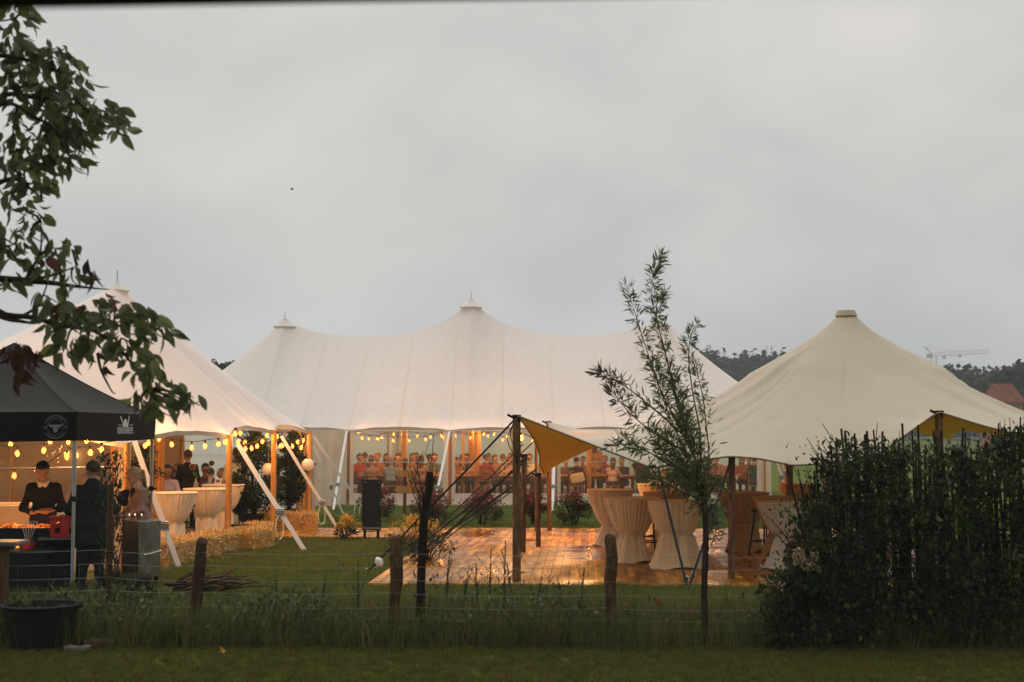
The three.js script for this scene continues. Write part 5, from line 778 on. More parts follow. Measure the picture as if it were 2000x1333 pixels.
{
  const q = P(286, 1070, 20.1), t = thing('steel_cabinet', 'stainless steel cabinet with door handle before the blonde woman', 'cabinet', [q.x - 0.08, 0, q.z], 0.7), m = mat(0.36, 0.33, 0.29, { metalness: 0.85, roughness: 0.4, roughnessMap: T.dirt });
  obj('body', rbox(0.34, 0.78, 0.5, 0.01, 0, 0.55, 0), mat(0.012, 0.013, 0.015, { roughness: 0.5 }), t); obj('door', rbox(0.33, 0.77, 0.018, 0.006, 0, 0.55, 0.262), m, t); obj('handle', [rod(V(-0.1, 0.47, 0.31), V(0.16, 0.52, 0.31), 0.011), rod(V(-0.08, 0.474, 0.27), V(-0.08, 0.474, 0.31), 0.008), rod(V(0.14, 0.516, 0.27), V(0.14, 0.516, 0.31), 0.008)], M.steel, t);
  for (const [a, b] of [[-0.14, 0.2], [0.14, 0.2], [-0.14, -0.2], [0.14, -0.2]]) obj('leg', box(0.04, 0.16, 0.04, a, 0.08, b), M.black, t);
  for (const [px, l] of [[252, 'left'], [263, 'middle'], [276, 'right']]) { const w = P(px, 1022, 20.1), c = thing('tea_light', `glass tea light on the steel cabinet, ${l} of three`, 'tea light', [w.x, 0.945, w.z], 0, 'tea lights on the steel cabinet'); obj('glass', cyl(0.024, 0.02, 0.05, 12, 0, 0.026, 0), mat(0.8, 0.8, 0.8, { transmission: 0.9, roughness: 0.1 }), c); obj('flame', put(new THREE.SphereGeometry(0.009, 8, 6), 0, 0.065, 0, 0, 0, 0, [1, 1.8, 1]), filM, c); }
  const n = thing('necklace', 'glowing gold necklace on the blonde woman', 'necklace', [0, 0, 0]), p = V(X(270, 20.6), 1.36, -20.72); obj('pendant', [0, 1, 2, 3].map((k) => ball(0.014, 8, p.x + 0.012 * k - 0.015, p.y - 0.028 * k + 0.03, p.z + 0.01)), mat(0.9, 0.45, 0.1, { metalness: 0.9, roughness: 0.25 }), n);
  const pan = thing('pan', 'black round pan held upright left of the blonde woman', 'pan', P(246, 975, 21.2)); obj('dish', put(new THREE.LatheGeometry([[0, 0], [0.1, 0.004], [0.13, 0.05], [0.124, 0.05], [0.095, 0.012], [0, 0.01]].map(([a, b]) => new THREE.Vector2(a, b)), 22), 0, 0, 0, 1.2, 0.5, 0), M.black, pan); obj('handle', rod(V(0.05, -0.09, 0.05), V(0.14, -0.24, 0.08), 0.012), M.black, pan);
}

{ const t = thing('lounge_sofa', 'pale lounge sofa behind the clear wall left of the cook', 'sofa', [X(28, 25), 0.04, -25.2], 0.25), m = mat(0.6, 0.48, 0.36, { map: T.cloth, roughness: 0.9 }); obj('seat', rbox(1.3, 0.3, 0.7, 0.08, 0, 0.3, 0), m, t); obj('backrest', rbox(1.3, 0.55, 0.2, 0.09, 0, 0.6, -0.32), m, t); for (const s of [-1, 1]) obj('armrest', rbox(0.2, 0.5, 0.72, 0.08, s * 0.66, 0.4, 0), m, t); }

// ------------------------------------------------------------------ wire fence
{
  const f = thing('wire_fence', 'old wire mesh fence with rough dark wooden posts along the lawn', 'fence', [0, 0, 0]);
  const posts = [[-190, 14.9, 1.1, 0.055, 0], [222, 15.1, 1.62, 0.035, -0.03], [382, 14.9, 1.05, 0.062, 0.09], [776, 14.8, 1.10, 0.058, -0.02], [1191, 14.6, 1.12, 0.058, 0.005], [1552, 14.6, 1.06, 0.058, -0.06], [1860, 14.9, 1.05, 0.05, 0], [2150, 14.9, 1.05, 0.05, 0]];
  for (const [px, d, h, r, lean] of posts) { const x = X(px, d), R = rng(px + 999); obj('fence_post', tube([0, 0.2, 0.4, 0.6, 0.8, 0.97, 1].map((t, i) => V(x + lean * t + (R() - 0.5) * 0.025, h * t - (i ? 0 : 0.1), -d + (R() - 0.5) * 0.02)), (t) => r * (1 + 0.1 * Math.sin(t * 7 + px)) * (t > 0.98 ? 0.96 : 1), 11, true, 0.28), px === 776 || px === 1191 ? mat(0.24, 0.175, 0.125, { map: T.bark, roughness: 0.95, bumpMap: T.barkh, bumpScale: 0.012 }) : M.grey, f); }
  const wm = mat(0.22, 0.22, 0.21, { metalness: 0.5, roughness: 0.6 }), hs = [0.09, 0.18, 0.28, 0.39, 0.52, 0.66, 0.80, 0.93], R = rng(31);
  for (const [k, h] of hs.entries()) for (let i = 0; i < posts.length - 1; i++) { const a = V(X(posts[i][0], posts[i][1]) + posts[i][4] * h, h, -posts[i][1] + 0.06), b = V(X(posts[i + 1][0], posts[i + 1][1]) + posts[i + 1][4] * h, h + (R() - 0.5) * 0.03, -posts[i + 1][1] + 0.06), p = sag(a, b, 0.012 + R() * 0.015, 12); obj('wire', tube(p, 0.0017, 4), wm, f); }
  for (let i = 0; i < posts.length - 1; i++) { const xa = X(posts[i][0], posts[i][1]), xb = X(posts[i + 1][0], posts[i + 1][1]), n = Math.round((xb - xa) / 0.3), gs = []; for (let k = 1; k < n; k++) { const t = k / n, x = lerp(xa, xb, t) + (R() - 0.5) * 0.02; gs.push(rod(V(x, 0.08, -lerp(posts[i][1], posts[i + 1][1], t) + 0.062), V(x + (R() - 0.5) * 0.03, 0.79, -lerp(posts[i][1], posts[i + 1][1], t) + 0.062), 0.0011, 3)); } obj('stay_wires', gs, wm, f); }
}
{
  const t = thing('bare_sapling', 'dark leaning sapling stem with bare twigs, by the fence near the orange shrub', 'sapling', [X(822, 14.9), 0, -14.9]), R = rng(12);
  const top = P(839, 922, 14.9).sub(t.position); obj('stem', tube([V(0, 0, 0), V(0.01, 0.6, 0), V(0.03, 1.2, 0), V(top.x * 0.92, top.y * 0.9, 0), V(top.x, top.y, 0)], [0.045, 0.04], 9, true, 0.3), M.dark, t);
  for (let i = 0; i < 13; i++) { const y = 0.95 + R() * 0.85, b = V(0.02 + R() * 0.03, y, 0), dx = (R() - 0.55) * 0.3, c = V(b.x + dx * 0.7, y + 0.25, (R() - 0.5) * 0.2), e = V(b.x + dx, y + 0.35 + R() * 0.25, (R() - 0.5) * 0.3); obj('twig', [tube(curve([b, c, e], 5), [0.007, 0.0025], 4), tube(curve([c, c.clone().add(V((R() - 0.5) * 0.14, 0.12, 0)), c.clone().add(V((R() - 0.5) * 0.2, 0.26, 0.03))], 4), [0.004, 0.002], 4)], M.dark, t); }
  const L = []; for (let i = 0; i < 90; i++) L.push([V((R() - 0.5) * 0.25 + 0.05, 0.3 + R() * 1.0, (R() - 0.5) * 0.25), new THREE.Euler(-R() * 2, R() * 6, R()), 0.7 + R() * 0.6, jit(R, [0.03, 0.05, 0.02])]); scatter('foliage', leafGeo(0.06, 0.025), whiteLeaf, L, t);
}
// ------------------------------------------------------------------ grass and weeds
function tuft(n, h, spread, w, seed) { const R = rng(seed), p = [], ix = []; for (let i = 0; i < n; i++) { const a = R() * 6.283, r = R() * spread, x = Math.cos(a) * r, z = Math.sin(a) * r, hh = h * (0.55 + 0.6 * R()), l = hh * (0.2 + 0.6 * R()), b = R() * 6.283, dx = Math.cos(b), dz = Math.sin(b), c = R() * 6.283, sx = Math.cos(c) * w, sz = Math.sin(c) * w, k = p.length / 3; p.push(x - sx, 0, z - sz, x + sx, 0, z + sz, x + dx * l * 0.3 + sx * 0.8, hh * 0.6, z + dz * l * 0.3 + sz * 0.8, x + dx * l * 0.3 - sx * 0.8, hh * 0.6, z + dz * l * 0.3 - sz * 0.8, x + dx * l, hh * (1 - 0.15 * l / hh), z + dz * l); ix.push(k, k + 1, k + 2, k, k + 2, k + 3, k + 3, k + 2, k + 4); } const g = new THREE.BufferGeometry(); g.setAttribute('position', new THREE.Float32BufferAttribute(p, 3)); g.setIndex(ix); g.computeVertexNormals(); return g; }
const bladeM = mat(1, 1, 1, { roughness: 0.8, specularIntensity: 0.15, transmission: 0.4, side: THREE.DoubleSide });
const onDeck = (x, z) => z < -19.9 && z > -31.5 && x > -2.1 + (-19.9 - z) * 0.053 && x < 7.2 + (-19.9 - z) * 0.053 || (z < -28.6 && z > -31.5 && x > -5.05 && x < -1.2);
const inTent = (x, z) => (x < -5.15 + (z + 25.7) * -0.12 && z < -21.5 && z > -34) || (z < -40.85 && x > -12);
function lawn(name, label, n, x0, x1, z0, z1, h, sp, w, cols, seed, blades = 11, dens) {
  const R = rng(seed), L = []; let guard = 0;
  while (L.length < n && guard++ < n * 5) { const z = z0 + (z1 - z0) * R(), k = -z * 0.385, x = Math.max(x0, -k - 0.4) + (Math.min(x1, k + 0.4) - Math.max(x0, -k - 0.4)) * R(); if (onDeck(x, z) || inTent(x, z) || (dens && R() > dens(x, z))) continue; const c = cols[R() * cols.length | 0], m = 1 + 0.14 * fbm(x * 0.35, z * 0.7, seed, 3); L.push([V(x, 0, z), new THREE.Euler(0, R() * 6.283, 0), [1, 0.6 + R() * 0.8, 1], jit(R, c.map((q) => q * m), 0.22)]); }
  return tag(scatter(name, tuft(blades, h, sp, w, seed), bladeM, L), label, 'grass');
}
const G1 = [[0.145, 0.152, 0.028], [0.12, 0.142, 0.025], [0.165, 0.142, 0.038], [0.115, 0.09, 0.018]], G2 = [[0.19, 0.215, 0.045], [0.16, 0.2, 0.04], [0.23, 0.22, 0.066], [0.125, 0.155, 0.034]];
lawn('lawn_grass', 'short dark mown grass in front of the fence', 24000, -9, 9, -10.6, -14.9, 0.055, 0.06, 0.0028, G1, 71, 12);
lawn('lawn_grass', 'green lawn grass between the fence and the wooden deck', 13000, -9, 9, -15.2, -20.5, 0.10, 0.09, 0.0035, G2, 72, 11);
lawn('lawn_grass', 'green lawn grass left of the deck in front of straw bales', 9000, -6, 0, -20, -28.8, 0.075, 0.1, 0.004, G2, 73, 11);
lawn('lawn_grass', 'green lawn grass between the deck and the long tent', 12000, -5, 13, -31.2, -40.9, 0.08, 0.14, 0.006, [[0.16, 0.23, 0.05], [0.13, 0.205, 0.042], [0.19, 0.225, 0.062]], 74, 12);
lawn('tall_grass', 'tall unmown grass and weeds along the wire fence', 3600, -9, 9, -14.35, -16.6, 0.36, 0.13, 0.0035, [[0.11, 0.135, 0.036], [0.14, 0.145, 0.046], [0.08, 0.1, 0.028], [0.2, 0.165, 0.065]], 75, 9, (x, z) => (z > -15.6 ? 0.9 : 0.35) * (0.45 + 0.55 * sstep(-0.2, 0.25, fbm(x * 1.1, z * 1.1, 4, 3))));
lawn('tall_grass', 'fringe of dry grass stalks at the fence foot', 1500, -9, 9, -14.2, -16.2, 0.42, 0.06, 0.002, [[0.17, 0.145, 0.06], [0.13, 0.145, 0.045], [0.09, 0.125, 0.034]], 76, 6, (x) => 0.3 + 0.7 * sstep(0, 0.3, fbm(x * 1.7, 3, 1, 2)));
{ // low leafy weeds between the stalks
  const R = rng(91), L = []; for (let i = 0; i < 15000; i++) { const z = -14.5 - Math.pow(R(), 1.5) * 2.2, k = -z * 0.385, x = (R() - 0.5) * 2 * k, m = 0.5 + 0.5 * sstep(-0.25, 0.3, fbm(x * 0.9 + 4, z * 0.9, 2, 3)), dense = x > -2.6 && x < -0.4 ? 1 : x < -2.6 ? 0.9 : 0.6; if (R() > m * dense) continue; const h = 0.5 * m * (z > -15.8 ? 1 : 0.6); L.push([V(x, 0.03 + R() * h, z), new THREE.Euler(-0.2 - R() * 1.8, R() * 6.283, (R() - 0.5)), 0.6 + R() * 0.9, jit(R, [[0.08, 0.105, 0.03], [0.055, 0.075, 0.024], [0.12, 0.135, 0.042]][R() * 3 | 0], 0.35)]); }
  tag(scatter('weeds', leafGeo(0.075, 0.034), whiteLeaf, L), 'dark leafy weeds growing through the wire fence', 'weeds');
}
function tallWeed(label, px, d, h, seed, col) {
  const t = thing('tall_weed', label, 'weed', [X(px, d), 0, -d], 0, 'tall weeds behind the wire fence'), R = rng(seed), L = [], lean = (R() - 0.5) * 0.12, gs = [tube(curve([V(0, 0, 0), V(lean * 0.4, h * 0.5, 0), V(lean, h, 0.02)], 6), [0.006, 0.0025], 4)];
  const br = [[0, 1]]; for (let i = 0; i < 6; i++) { const y = h * (0.35 + 0.45 * R()), a = R() * 6.28, l = 0.1 + R() * 0.1, b = V(lean * y / h, y, 0), e = V(b.x + Math.cos(a) * l, y + l * 1.1, Math.sin(a) * l); gs.push(tube([b, e], [0.003, 0.0015], 3)); for (let k = 0; k < 7; k++) L.push([b.clone().lerp(e, k / 6), new THREE.Euler(-0.4 - R() * 1.3, R() * 6.28, 0), 0.45 + R() * 0.3, jit(R, col)]); }
  obj('stem', gs, leafM(0.06, 0.06, 0.03), t);
  for (let i = 0; i < 60; i++) { const v = Math.pow(R(), 0.7); L.push([V(lean * v * v, h * (0.12 + 0.88 * v), 0.01 * v), new THREE.Euler(-0.5 - R() * 0.9 + v * 0.5, R() * 6.28, 0), 1.3 - v * 0.8, jit(R, col)]); }
  scatter('foliage', leafGeo(0.075, 0.022, 0.2, 0.35), whiteLeaf, L, t); return t;
}
[[632, 15.6, 0.6, 'left of the square topped fence post'], [702, 15.4, 0.78, 'left of the middle fence post'], [872, 15.8, 0.82, 'first right of the leaning sapling'], [906, 15.9, 0.62, 'second right of the leaning sapling'], [932, 15.7, 0.72, 'dark one before the deck edge'], [957, 16, 0.86, 'tallest one before the deck edge'], [985, 15.6, 0.98, 'reddish stem before the corner pole'], [1000, 15.9, 0.72, 'right beside the corner pole foot'], [1048, 16.0, 0.55, 'low one right of the corner pole foot'], [1098, 15.8, 0.56, 'between corner pole and right fence post'], [1132, 15.6, 0.68, 'just left of the right fence post'], [135, 15.4, 0.6, 'behind the black tub, right one'], [70, 15.5, 0.52, 'behind the black tub, left one'], [265, 15.6, 0.55, 'before the steel cabinet'], [545, 15.5, 0.6, 'midway between two left fence posts']].forEach(([px, d, h, l], i) => tallWeed('leafy tall weed ' + l, px, d, h, 300 + i, i === 6 ? [0.09, 0.04, 0.022] : [[0.075, 0.098, 0.04], [0.055, 0.075, 0.03]][i % 2]));
{ const t = thing('grass_clump', 'bright green arching grass clump right of the stone slab', 'grass clump', [X(325, 14.45), 0, -14.45]); stuff(obj('blades', [tuft(130, 0.42, 0.1, 0.005, 3), tuft(80, 0.3, 0.16, 0.005, 5)], leafM(0.095, 0.13, 0.03), t)); }
for (const [px, py, d, c, l] of [[1285, 1176, 15.2, [0.4, 0.05, 0.04], 'red wild flower right of the right fence post'], [1350, 1197, 15.0, [0.42, 0.09, 0.16], 'pink wild flower left of the bamboo stem'], [454, 1112, 16.5, [0.5, 0.12, 0.22], 'pink wild flower near the branch pile'], [728, 1182, 15.4, [0.45, 0.2, 0.2], 'pale pink wild flower left of the middle fence post'], [1222, 1182, 15.5, [0.5, 0.24, 0.03], 'orange wild flower near the right fence post']]) {
  const q = P(px, py, d), t = thing('wild_flower', l, 'flower', [q.x, 0, q.z]), pg = leafGeo(0.035, 0.024, 0.1, 0.2); obj('stem', tube(curve([V(0, 0, 0), V(0.02, q.y * 0.5, 0), V(0, q.y, 0)], 5), 0.003, 4), leafM(0.04, 0.06, 0.02), t); const hd = obj('flower_head', ball(0.013, 8, 0, q.y, 0), mat(0.3, 0.2, 0.05), t); for (let k = 0; k < 8; k++) obj('petal', put(pg.clone(), 0, q.y, 0, 0.5, 0, k * 0.785), leafM(...c), hd);
}
// ------------------------------------------------------------------ things lying along the fence at the left
{ const t = thing('black_tub', 'large round black plastic tub on the grass at lower left', 'tub', [X(92, 14.55), 0, -14.5]); obj('bowl', new THREE.LatheGeometry([[0, 0.004], [0.29, 0.004], [0.31, 0.03], [0.365, 0.40], [0.40, 0.425], [0.405, 0.445], [0.385, 0.452], [0.35, 0.43], [0.29, 0.05], [0, 0.04]].map(([a, b]) => new THREE.Vector2(a, b)), 44), mat(0.010, 0.010, 0.011, { roughness: 0.6, specularIntensity: 0.3 }), t); for (const s of [-1, 1]) obj('handle', put(new THREE.TorusGeometry(0.055, 0.012, 6, 14, Math.PI), s * 0.395, 0.41, 0, 0, Math.PI / 2, 0), M.black, t); }
{ const t = thing('stone_slab', 'flat grey brown stone slab on the grass beside the black tub', 'stone slab', [X(203, 14.4), 0, -14.42], 0.15); obj('slab', metreUV(rough(welded(put(new THREE.BoxGeometry(0.3, 0.1, 0.2, 8, 4, 6), 0, 0.05, 0)), 0.025, 9, 4), 3), mat(0.2, 0.17, 0.13, { map: T.bark, roughness: 0.95 }), t); const b = thing('stone_slab', 'small pale stone half under the black tub', 'stone slab', [X(158, 14.2), 0, -14.24], -0.2); obj('slab', rough(welded(put(new THREE.BoxGeometry(0.22, 0.07, 0.12, 8, 4, 6), 0, 0.03, 0)), 0.03, 9, 7), mat(0.16, 0.14, 0.12), b); }
{ const t = thing('work_table', 'timber work table on a thick square post at left picture edge', 'table', [X(8, 14.8), 0, -14.85]); obj('post', rbox(0.11, 1.0, 0.11, 0.012, 0.0, 0.5, 0), M.dull, t); obj('post', rbox(0.11, 1.0, 0.11, 0.012, -1.3, 0.5, 0), M.dull, t); obj('top', rbox(1.75, 0.045, 0.42, 0.01, -0.68, 1.025, -0.05), mat(0.1, 0.1, 0.095, { roughness: 0.35 }), t); obj('edge_trim', box(1.75, 0.012, 0.012, -0.68, 1.045, 0.165), M.steel, t); }
{ const t = thing('branch_pile', 'heap of cut branches and twigs beside the dark leaning post', 'branch pile', [X(395, 18.8), 0, -18.9]), R = rng(55); for (let i = 0; i < 44; i++) { const a = (R() - 0.5) * 1.3, x = (R() - 0.55) * 0.9, z = (R() - 0.5) * 0.6, L = 0.25 + R() * 0.5, y = 0.03 + R() * 0.3 * (1 - Math.abs(x)), e = V(x + Math.cos(a) * L, y + (R() - 0.3) * 0.25, z + Math.sin(a) * L * 0.6), m = V(x, y, z).lerp(e, 0.5).add(V(0, 0.05 * R(), 0)); obj('branch', tube(curve([V(x, y, z), m, e], 5), [0.008 + R() * 0.016, 0.005], 5, true, 0.2), [M.dark, M.grey, mat(0.3, 0.15, 0.08, { map: T.bark })][R() * 3 | 0], t); } }
{ const t = thing('tree_stump', 'dark mossy stump in the weeds before the steel cabinet', 'stump', [X(268, 17.4), 0, -17.4]); obj('trunk', rough(welded(put(new THREE.CylinderGeometry(0.2, 0.26, 0.42, 18, 6), 0, 0.21, 0)), 0.09, 5, 2), M.dark, t); const R = rng(3), L = []; for (let i = 0; i < 500; i++) { const a = R() * 6.28, r = Math.sqrt(R()) * 0.22; L.push([V(Math.cos(a) * r, 0.4 + R() * 0.05, Math.sin(a) * r), new THREE.Euler(-R() * 1.5, R() * 6, 0), 0.4 + R() * 0.4, jit(R, [0.06, 0.06, 0.03])]); } scatter('moss', leafGeo(0.05, 0.012), whiteLeaf, L, t); }
{ const t = thing('climbing_plant', 'climbing plant with narrow leaves beside the thin fence post', 'plant', [X(220, 17.0), 0, -17.0]), R = rng(19), L = []; for (let i = 0; i < 5; i++) obj('vine', tube(curve([V((R() - 0.5) * 0.1, 0, 0), V((R() - 0.5) * 0.25, 0.7, 0), V((R() - 0.5) * 0.3, 1.2 + R() * 0.2, (R() - 0.5) * 0.2), V((R() - 0.5) * 0.5, 1.65 + R() * 0.3, 0)], 10), [0.01, 0.003], 4), M.dark, t); for (let i = 0; i < 850; i++) { const y = 0.1 + R() * 1.8; L.push([V((R() + R() - 1) * (0.12 + 0.06 * y), y, (R() - 0.5) * 0.3), new THREE.Euler(-R() * 2, R() * 6, (R() - 0.5)), 0.7 + R() * 0.6, jit(R, [[0.035, 0.05, 0.022], [0.06, 0.07, 0.035], [0.02, 0.032, 0.015]][R() * 3 | 0])]); } scatter('foliage', leafGeo(0.09, 0.022), whiteLeaf, L, t); }
{ const q = gp(437, 1283), t = thing('fallen_leaf', 'single yellow fallen leaf lying on the dark front lawn', 'leaf', q); obj('blade', [put(leafGeo(0.085, 0.06, 0.3, 0.5), 0, 0.055, 0.03, -1.1, 0.3, 0.4), put(leafGeo(0.07, 0.05, 0.3, 0.6), -0.02, 0.06, 0, -0.9, 2.2, 0)], leafM(0.5, 0.29, 0.05), t); }

// ------------------------------------------------------------------ willow sapling at the fence
{
  const d = 14.5, t = thing('willow_sapling', 'young willow with narrow leaves and slender stem, tallest plant by the fence', 'tree', [0, 0, 0]), R = rng(404), L = [];
  const line = (a) => curve(a.map(([x, y, z]) => P(x, y, d + (z || 0))), 24);
  const trunk = line([[1378, 1262], [1376, 1150], [1379, 1040], [1374, 960], [1362, 905]]); trunk[0].y = 0; obj('trunk', tube(trunk, [0.034, 0.028], 9, true, 0.15), mat(0.085, 0.07, 0.05, { map: T.bark, roughness: 0.9, bumpMap: T.barkh, bumpScale: 0.006 }), t);
  const brs = [ // pixel polylines with depth offsets, leaf count, leafless share at the base, size
    [[[1362, 905], [1338, 830, 0.1], [1312, 740, 0.1], [1292, 660], [1274, 590], [1276, 540], [1293, 497]], 260, 0.05, 1], [[[1362, 905], [1330, 840, -0.2], [1290, 760, -0.3], [1262, 680, -0.3], [1240, 610, -0.2], [1222, 556, -0.2]], 190, 0.1, 1], [[[1350, 880], [1320, 780, 0.25], [1300, 690, 0.3], [1282, 600, 0.3], [1300, 570, 0.3]], 200, 0.1, 0.9], [[[1370, 940], [1368, 850, -0.1], [1352, 760, -0.15], [1345, 690, -0.1], [1350, 655, -0.1], [1362, 633]], 130, 0.2, 0.9],
    [[[1345, 860], [1290, 810, -0.3], [1235, 765, -0.4], [1195, 738, -0.4], [1166, 722, -0.4]], 125, 0.12, 1.1], [[[1350, 890], [1300, 860, -0.25], [1250, 825, -0.4], [1215, 790, -0.4], [1180, 742, -0.4]], 120, 0.12, 1.1], [[[1365, 930], [1310, 910, -0.2], [1260, 880, -0.3], [1220, 868, -0.3], [1190, 872, -0.3]], 90, 0.1, 1.1], [[[1365, 935], [1300, 900, 0.25], [1240, 870, 0.3], [1210, 850, 0.3]], 70, 0.1, 1],
    [[[1372, 950], [1340, 880, 0.3], [1310, 820, 0.3], [1290, 760, 0.4], [1270, 700, 0.4]], 260, 0.05, 1], [[[1374, 960], [1365, 900, 0.3], [1345, 840, 0.3], [1330, 780, 0.3], [1310, 730, 0.3]], 300, 0, 1], [[[1374, 970], [1340, 930, -0.1], [1300, 890, -0.2], [1275, 840, -0.2]], 260, 0, 1], [[[1376, 980], [1330, 960], [1290, 940], [1255, 930]], 150, 0, 1], [[[1374, 980], [1385, 900, 0.2], [1378, 820, 0.2], [1370, 760, 0.2], [1352, 700, 0.2]], 170, 0.05, 0.9], [[[1376, 1000], [1360, 950, 0.2], [1330, 930, 0.3], [1300, 950, 0.3]], 190, 0, 1], [[[1376, 990], [1395, 950, -0.2], [1410, 935, -0.2], [1418, 960, -0.2]], 60, 0, 1], [[[1378, 960], [1350, 930, 0.1], [1330, 890, 0.1], [1300, 850, 0.1]], 300, 0, 1], [[[1378, 960], [1372, 900, -0.25], [1350, 850, -0.25], [1330, 800, -0.25]], 280, 0, 1],
    [[[1378, 1010], [1395, 985, 0.1], [1400, 1010, 0.2], [1398, 1060, 0.2]], 85, 0, 1.1, 1], [[[1378, 990], [1368, 985, 0.2], [1392, 1010, 0.25], [1388, 1050, 0.2]], 80, 0, 1.1, 1],
  ];
  for (const [pts, n, bare, size, pl] of brs) {
    const c = line(pts); obj('branch', tube(c, [0.011, 0.002], 5), mat(0.06, 0.045, 0.03, { roughness: 0.9 }), t);
    for (let i = 0; i < n * 1.3; i++) {
      const v = bare + (1 - bare) * Math.pow(R(), 0.85), k = Math.min(c.length - 2, v * (c.length - 1) | 0), b = c[k].clone().lerp(c[k + 1], R()), T2 = c[k + 1].clone().sub(c[k]).normalize(), out = V(R() - 0.5, R() - 0.5, R() - 0.5).normalize(), dir = T2.clone().multiplyScalar(0.5).addScaledVector(out, 1.0).add(V(0, v > 0.8 ? 0.25 : -0.12, 0)).normalize();
      b.addScaledVector(out, R() * 0.045 + (1 - v) * 0.17 * R() * R()); const q = new THREE.Quaternion().setFromUnitVectors(V(0, 1, 0), dir).multiply(new THREE.Quaternion().setFromAxisAngle(V(0, 1, 0), R() * 6.28));
      const edge = v > 0.7 && size > 1; L.push([b, q, (0.65 + R() * 0.6) * size, pl ? jit(R, [0.14, 0.17, 0.11], 0.3) : jit(R, edge ? [0.11, 0.075, 0.06] : [[0.14, 0.175, 0.055], [0.095, 0.125, 0.04], [0.16, 0.155, 0.075]][R() * 3 | 0])]);
    }
  }
  scatter('foliage', leafGeo(0.1, 0.0165, 0.2, 0.22), leafM(1, 1, 1, { transmission: 0.5 }), L, t);
}

// ------------------------------------------------------------------ hedge at the right
{
  const t = thing('hedge', 'tall dark hedge of upright stems at the right picture edge', 'hedge', [0, 0, 0]), R = rng(808), L = [], D = 14.6;
  const topY = (px) => poly(px, [[1500, 1190], [1545, 1060], [1580, 950], [1620, 890], [1650, 866], [1690, 858], [1725, 890], [1760, 862], [1800, 884], [1870, 876], [1915, 890], [1950, 856], [2000, 838], [2150, 840]]);
  const stemM = [M.dark, mat(0.06, 0.04, 0.03, { map: T.bark, roughness: 0.95 }), mat(0.09, 0.04, 0.03, { map: T.bark, roughness: 0.9 })];
  for (let i = 0; i < 120; i++) {
    const px = 1585 + (2120 - 1585) * (i / 119) + (R() - 0.5) * 14, d = D + 0.15 + R() * 1.0, top = Y(topY(px) + (R() < 0.3 ? -5 - R() * 45 : R() * 90), d), x = X(px, d), lean = px < 1680 ? -(1680 - px) / 100 * 0.32 * R() - 0.05 : (R() - 0.5) * 0.14;
    obj('stem', tube([V(x - lean * 0.1, -0.02, -d), V(x + lean * 0.3 + (R() - 0.5) * 0.05, top * 0.5, -d), V(x + lean, top, -d + (R() - 0.5) * 0.15)], [0.02 + R() * 0.014, 0.007 + R() * 0.007], 6, true, 0.2), stemM[R() * 3 | 0], t);
  }
  for (let i = 0; i < 52; i++) { const px = i < 14 ? 1555 + R() * 90 : 1650 + R() * 340, d = D - 0.1 + R() * 0.6, y0 = Y(topY(px) + 80, d), x = X(px, d), e = V(x + (px < 1690 ? -0.3 * R() - 0.1 : (R() - 0.5) * 0.2), y0 + 0.35 + R() * 0.28, -d + 0.1); obj('twig', tube(curve([V(x, y0, -d), V(x, y0, -d).lerp(e, 0.5).add(V(0.02, 0.02, 0)), e], 5), [0.009, 0.003], 4), stemM[2], t); }
  const clump = []; for (let i = 0; i < 470; i++) { const px = 1505 + R() * 590, d = D - 0.4 + Math.pow(R(), 1.6) * 1.3, yt = Math.min(2.45, Y(topY(px), d)), y = yt * (0.02 + 0.97 * Math.pow(R(), 1.05)); clump.push([X(px, d), y, -d, 0.07 + Math.pow(R(), 2) * 0.26, 0.45 + 1.3 * Math.pow(R(), 1.7), yt]); }
  for (let i = 0; i < 46000; i++) { const c = clump[R() * clump.length | 0], g = () => (R() + R() + R() - 1.5) * 1.3, p = V(c[0] + g() * c[3], c[1] + g() * c[3] * 1.1, c[2] + g() * c[3]); if (p.y < 0.02 || p.y > c[5] + 0.05) continue; L.push([p, new THREE.Euler(-R() * 2.2, R() * 6.283, (R() - 0.5) * 1.2), 0.45 + R() * R() * 1.5, jit(R, [[0.026, 0.044, 0.013], [0.018, 0.03, 0.01], [0.045, 0.066, 0.018], [0.04, 0.044, 0.018]][R() * 4 | 0].map((q) => q * c[4]), 0.35)]); }
  scatter('foliage', leafGeo(0.055, 0.03, 0.2, 0.3), leafM(1, 1, 1, { transmission: 0.2 }), L, t);
  const y = []; for (let i = 0; i < 22; i++) { const px = 1640 + R() * 350, d = D - 0.3; y.push(put(leafGeo(0.035, 0.024), X(px, d), Y(880 + R() * 330, d), -d, -R() * 2, R() * 6, R())); } stuff(obj('yellow_leaves', y, leafM(0.35, 0.16, 0.03), t));
}
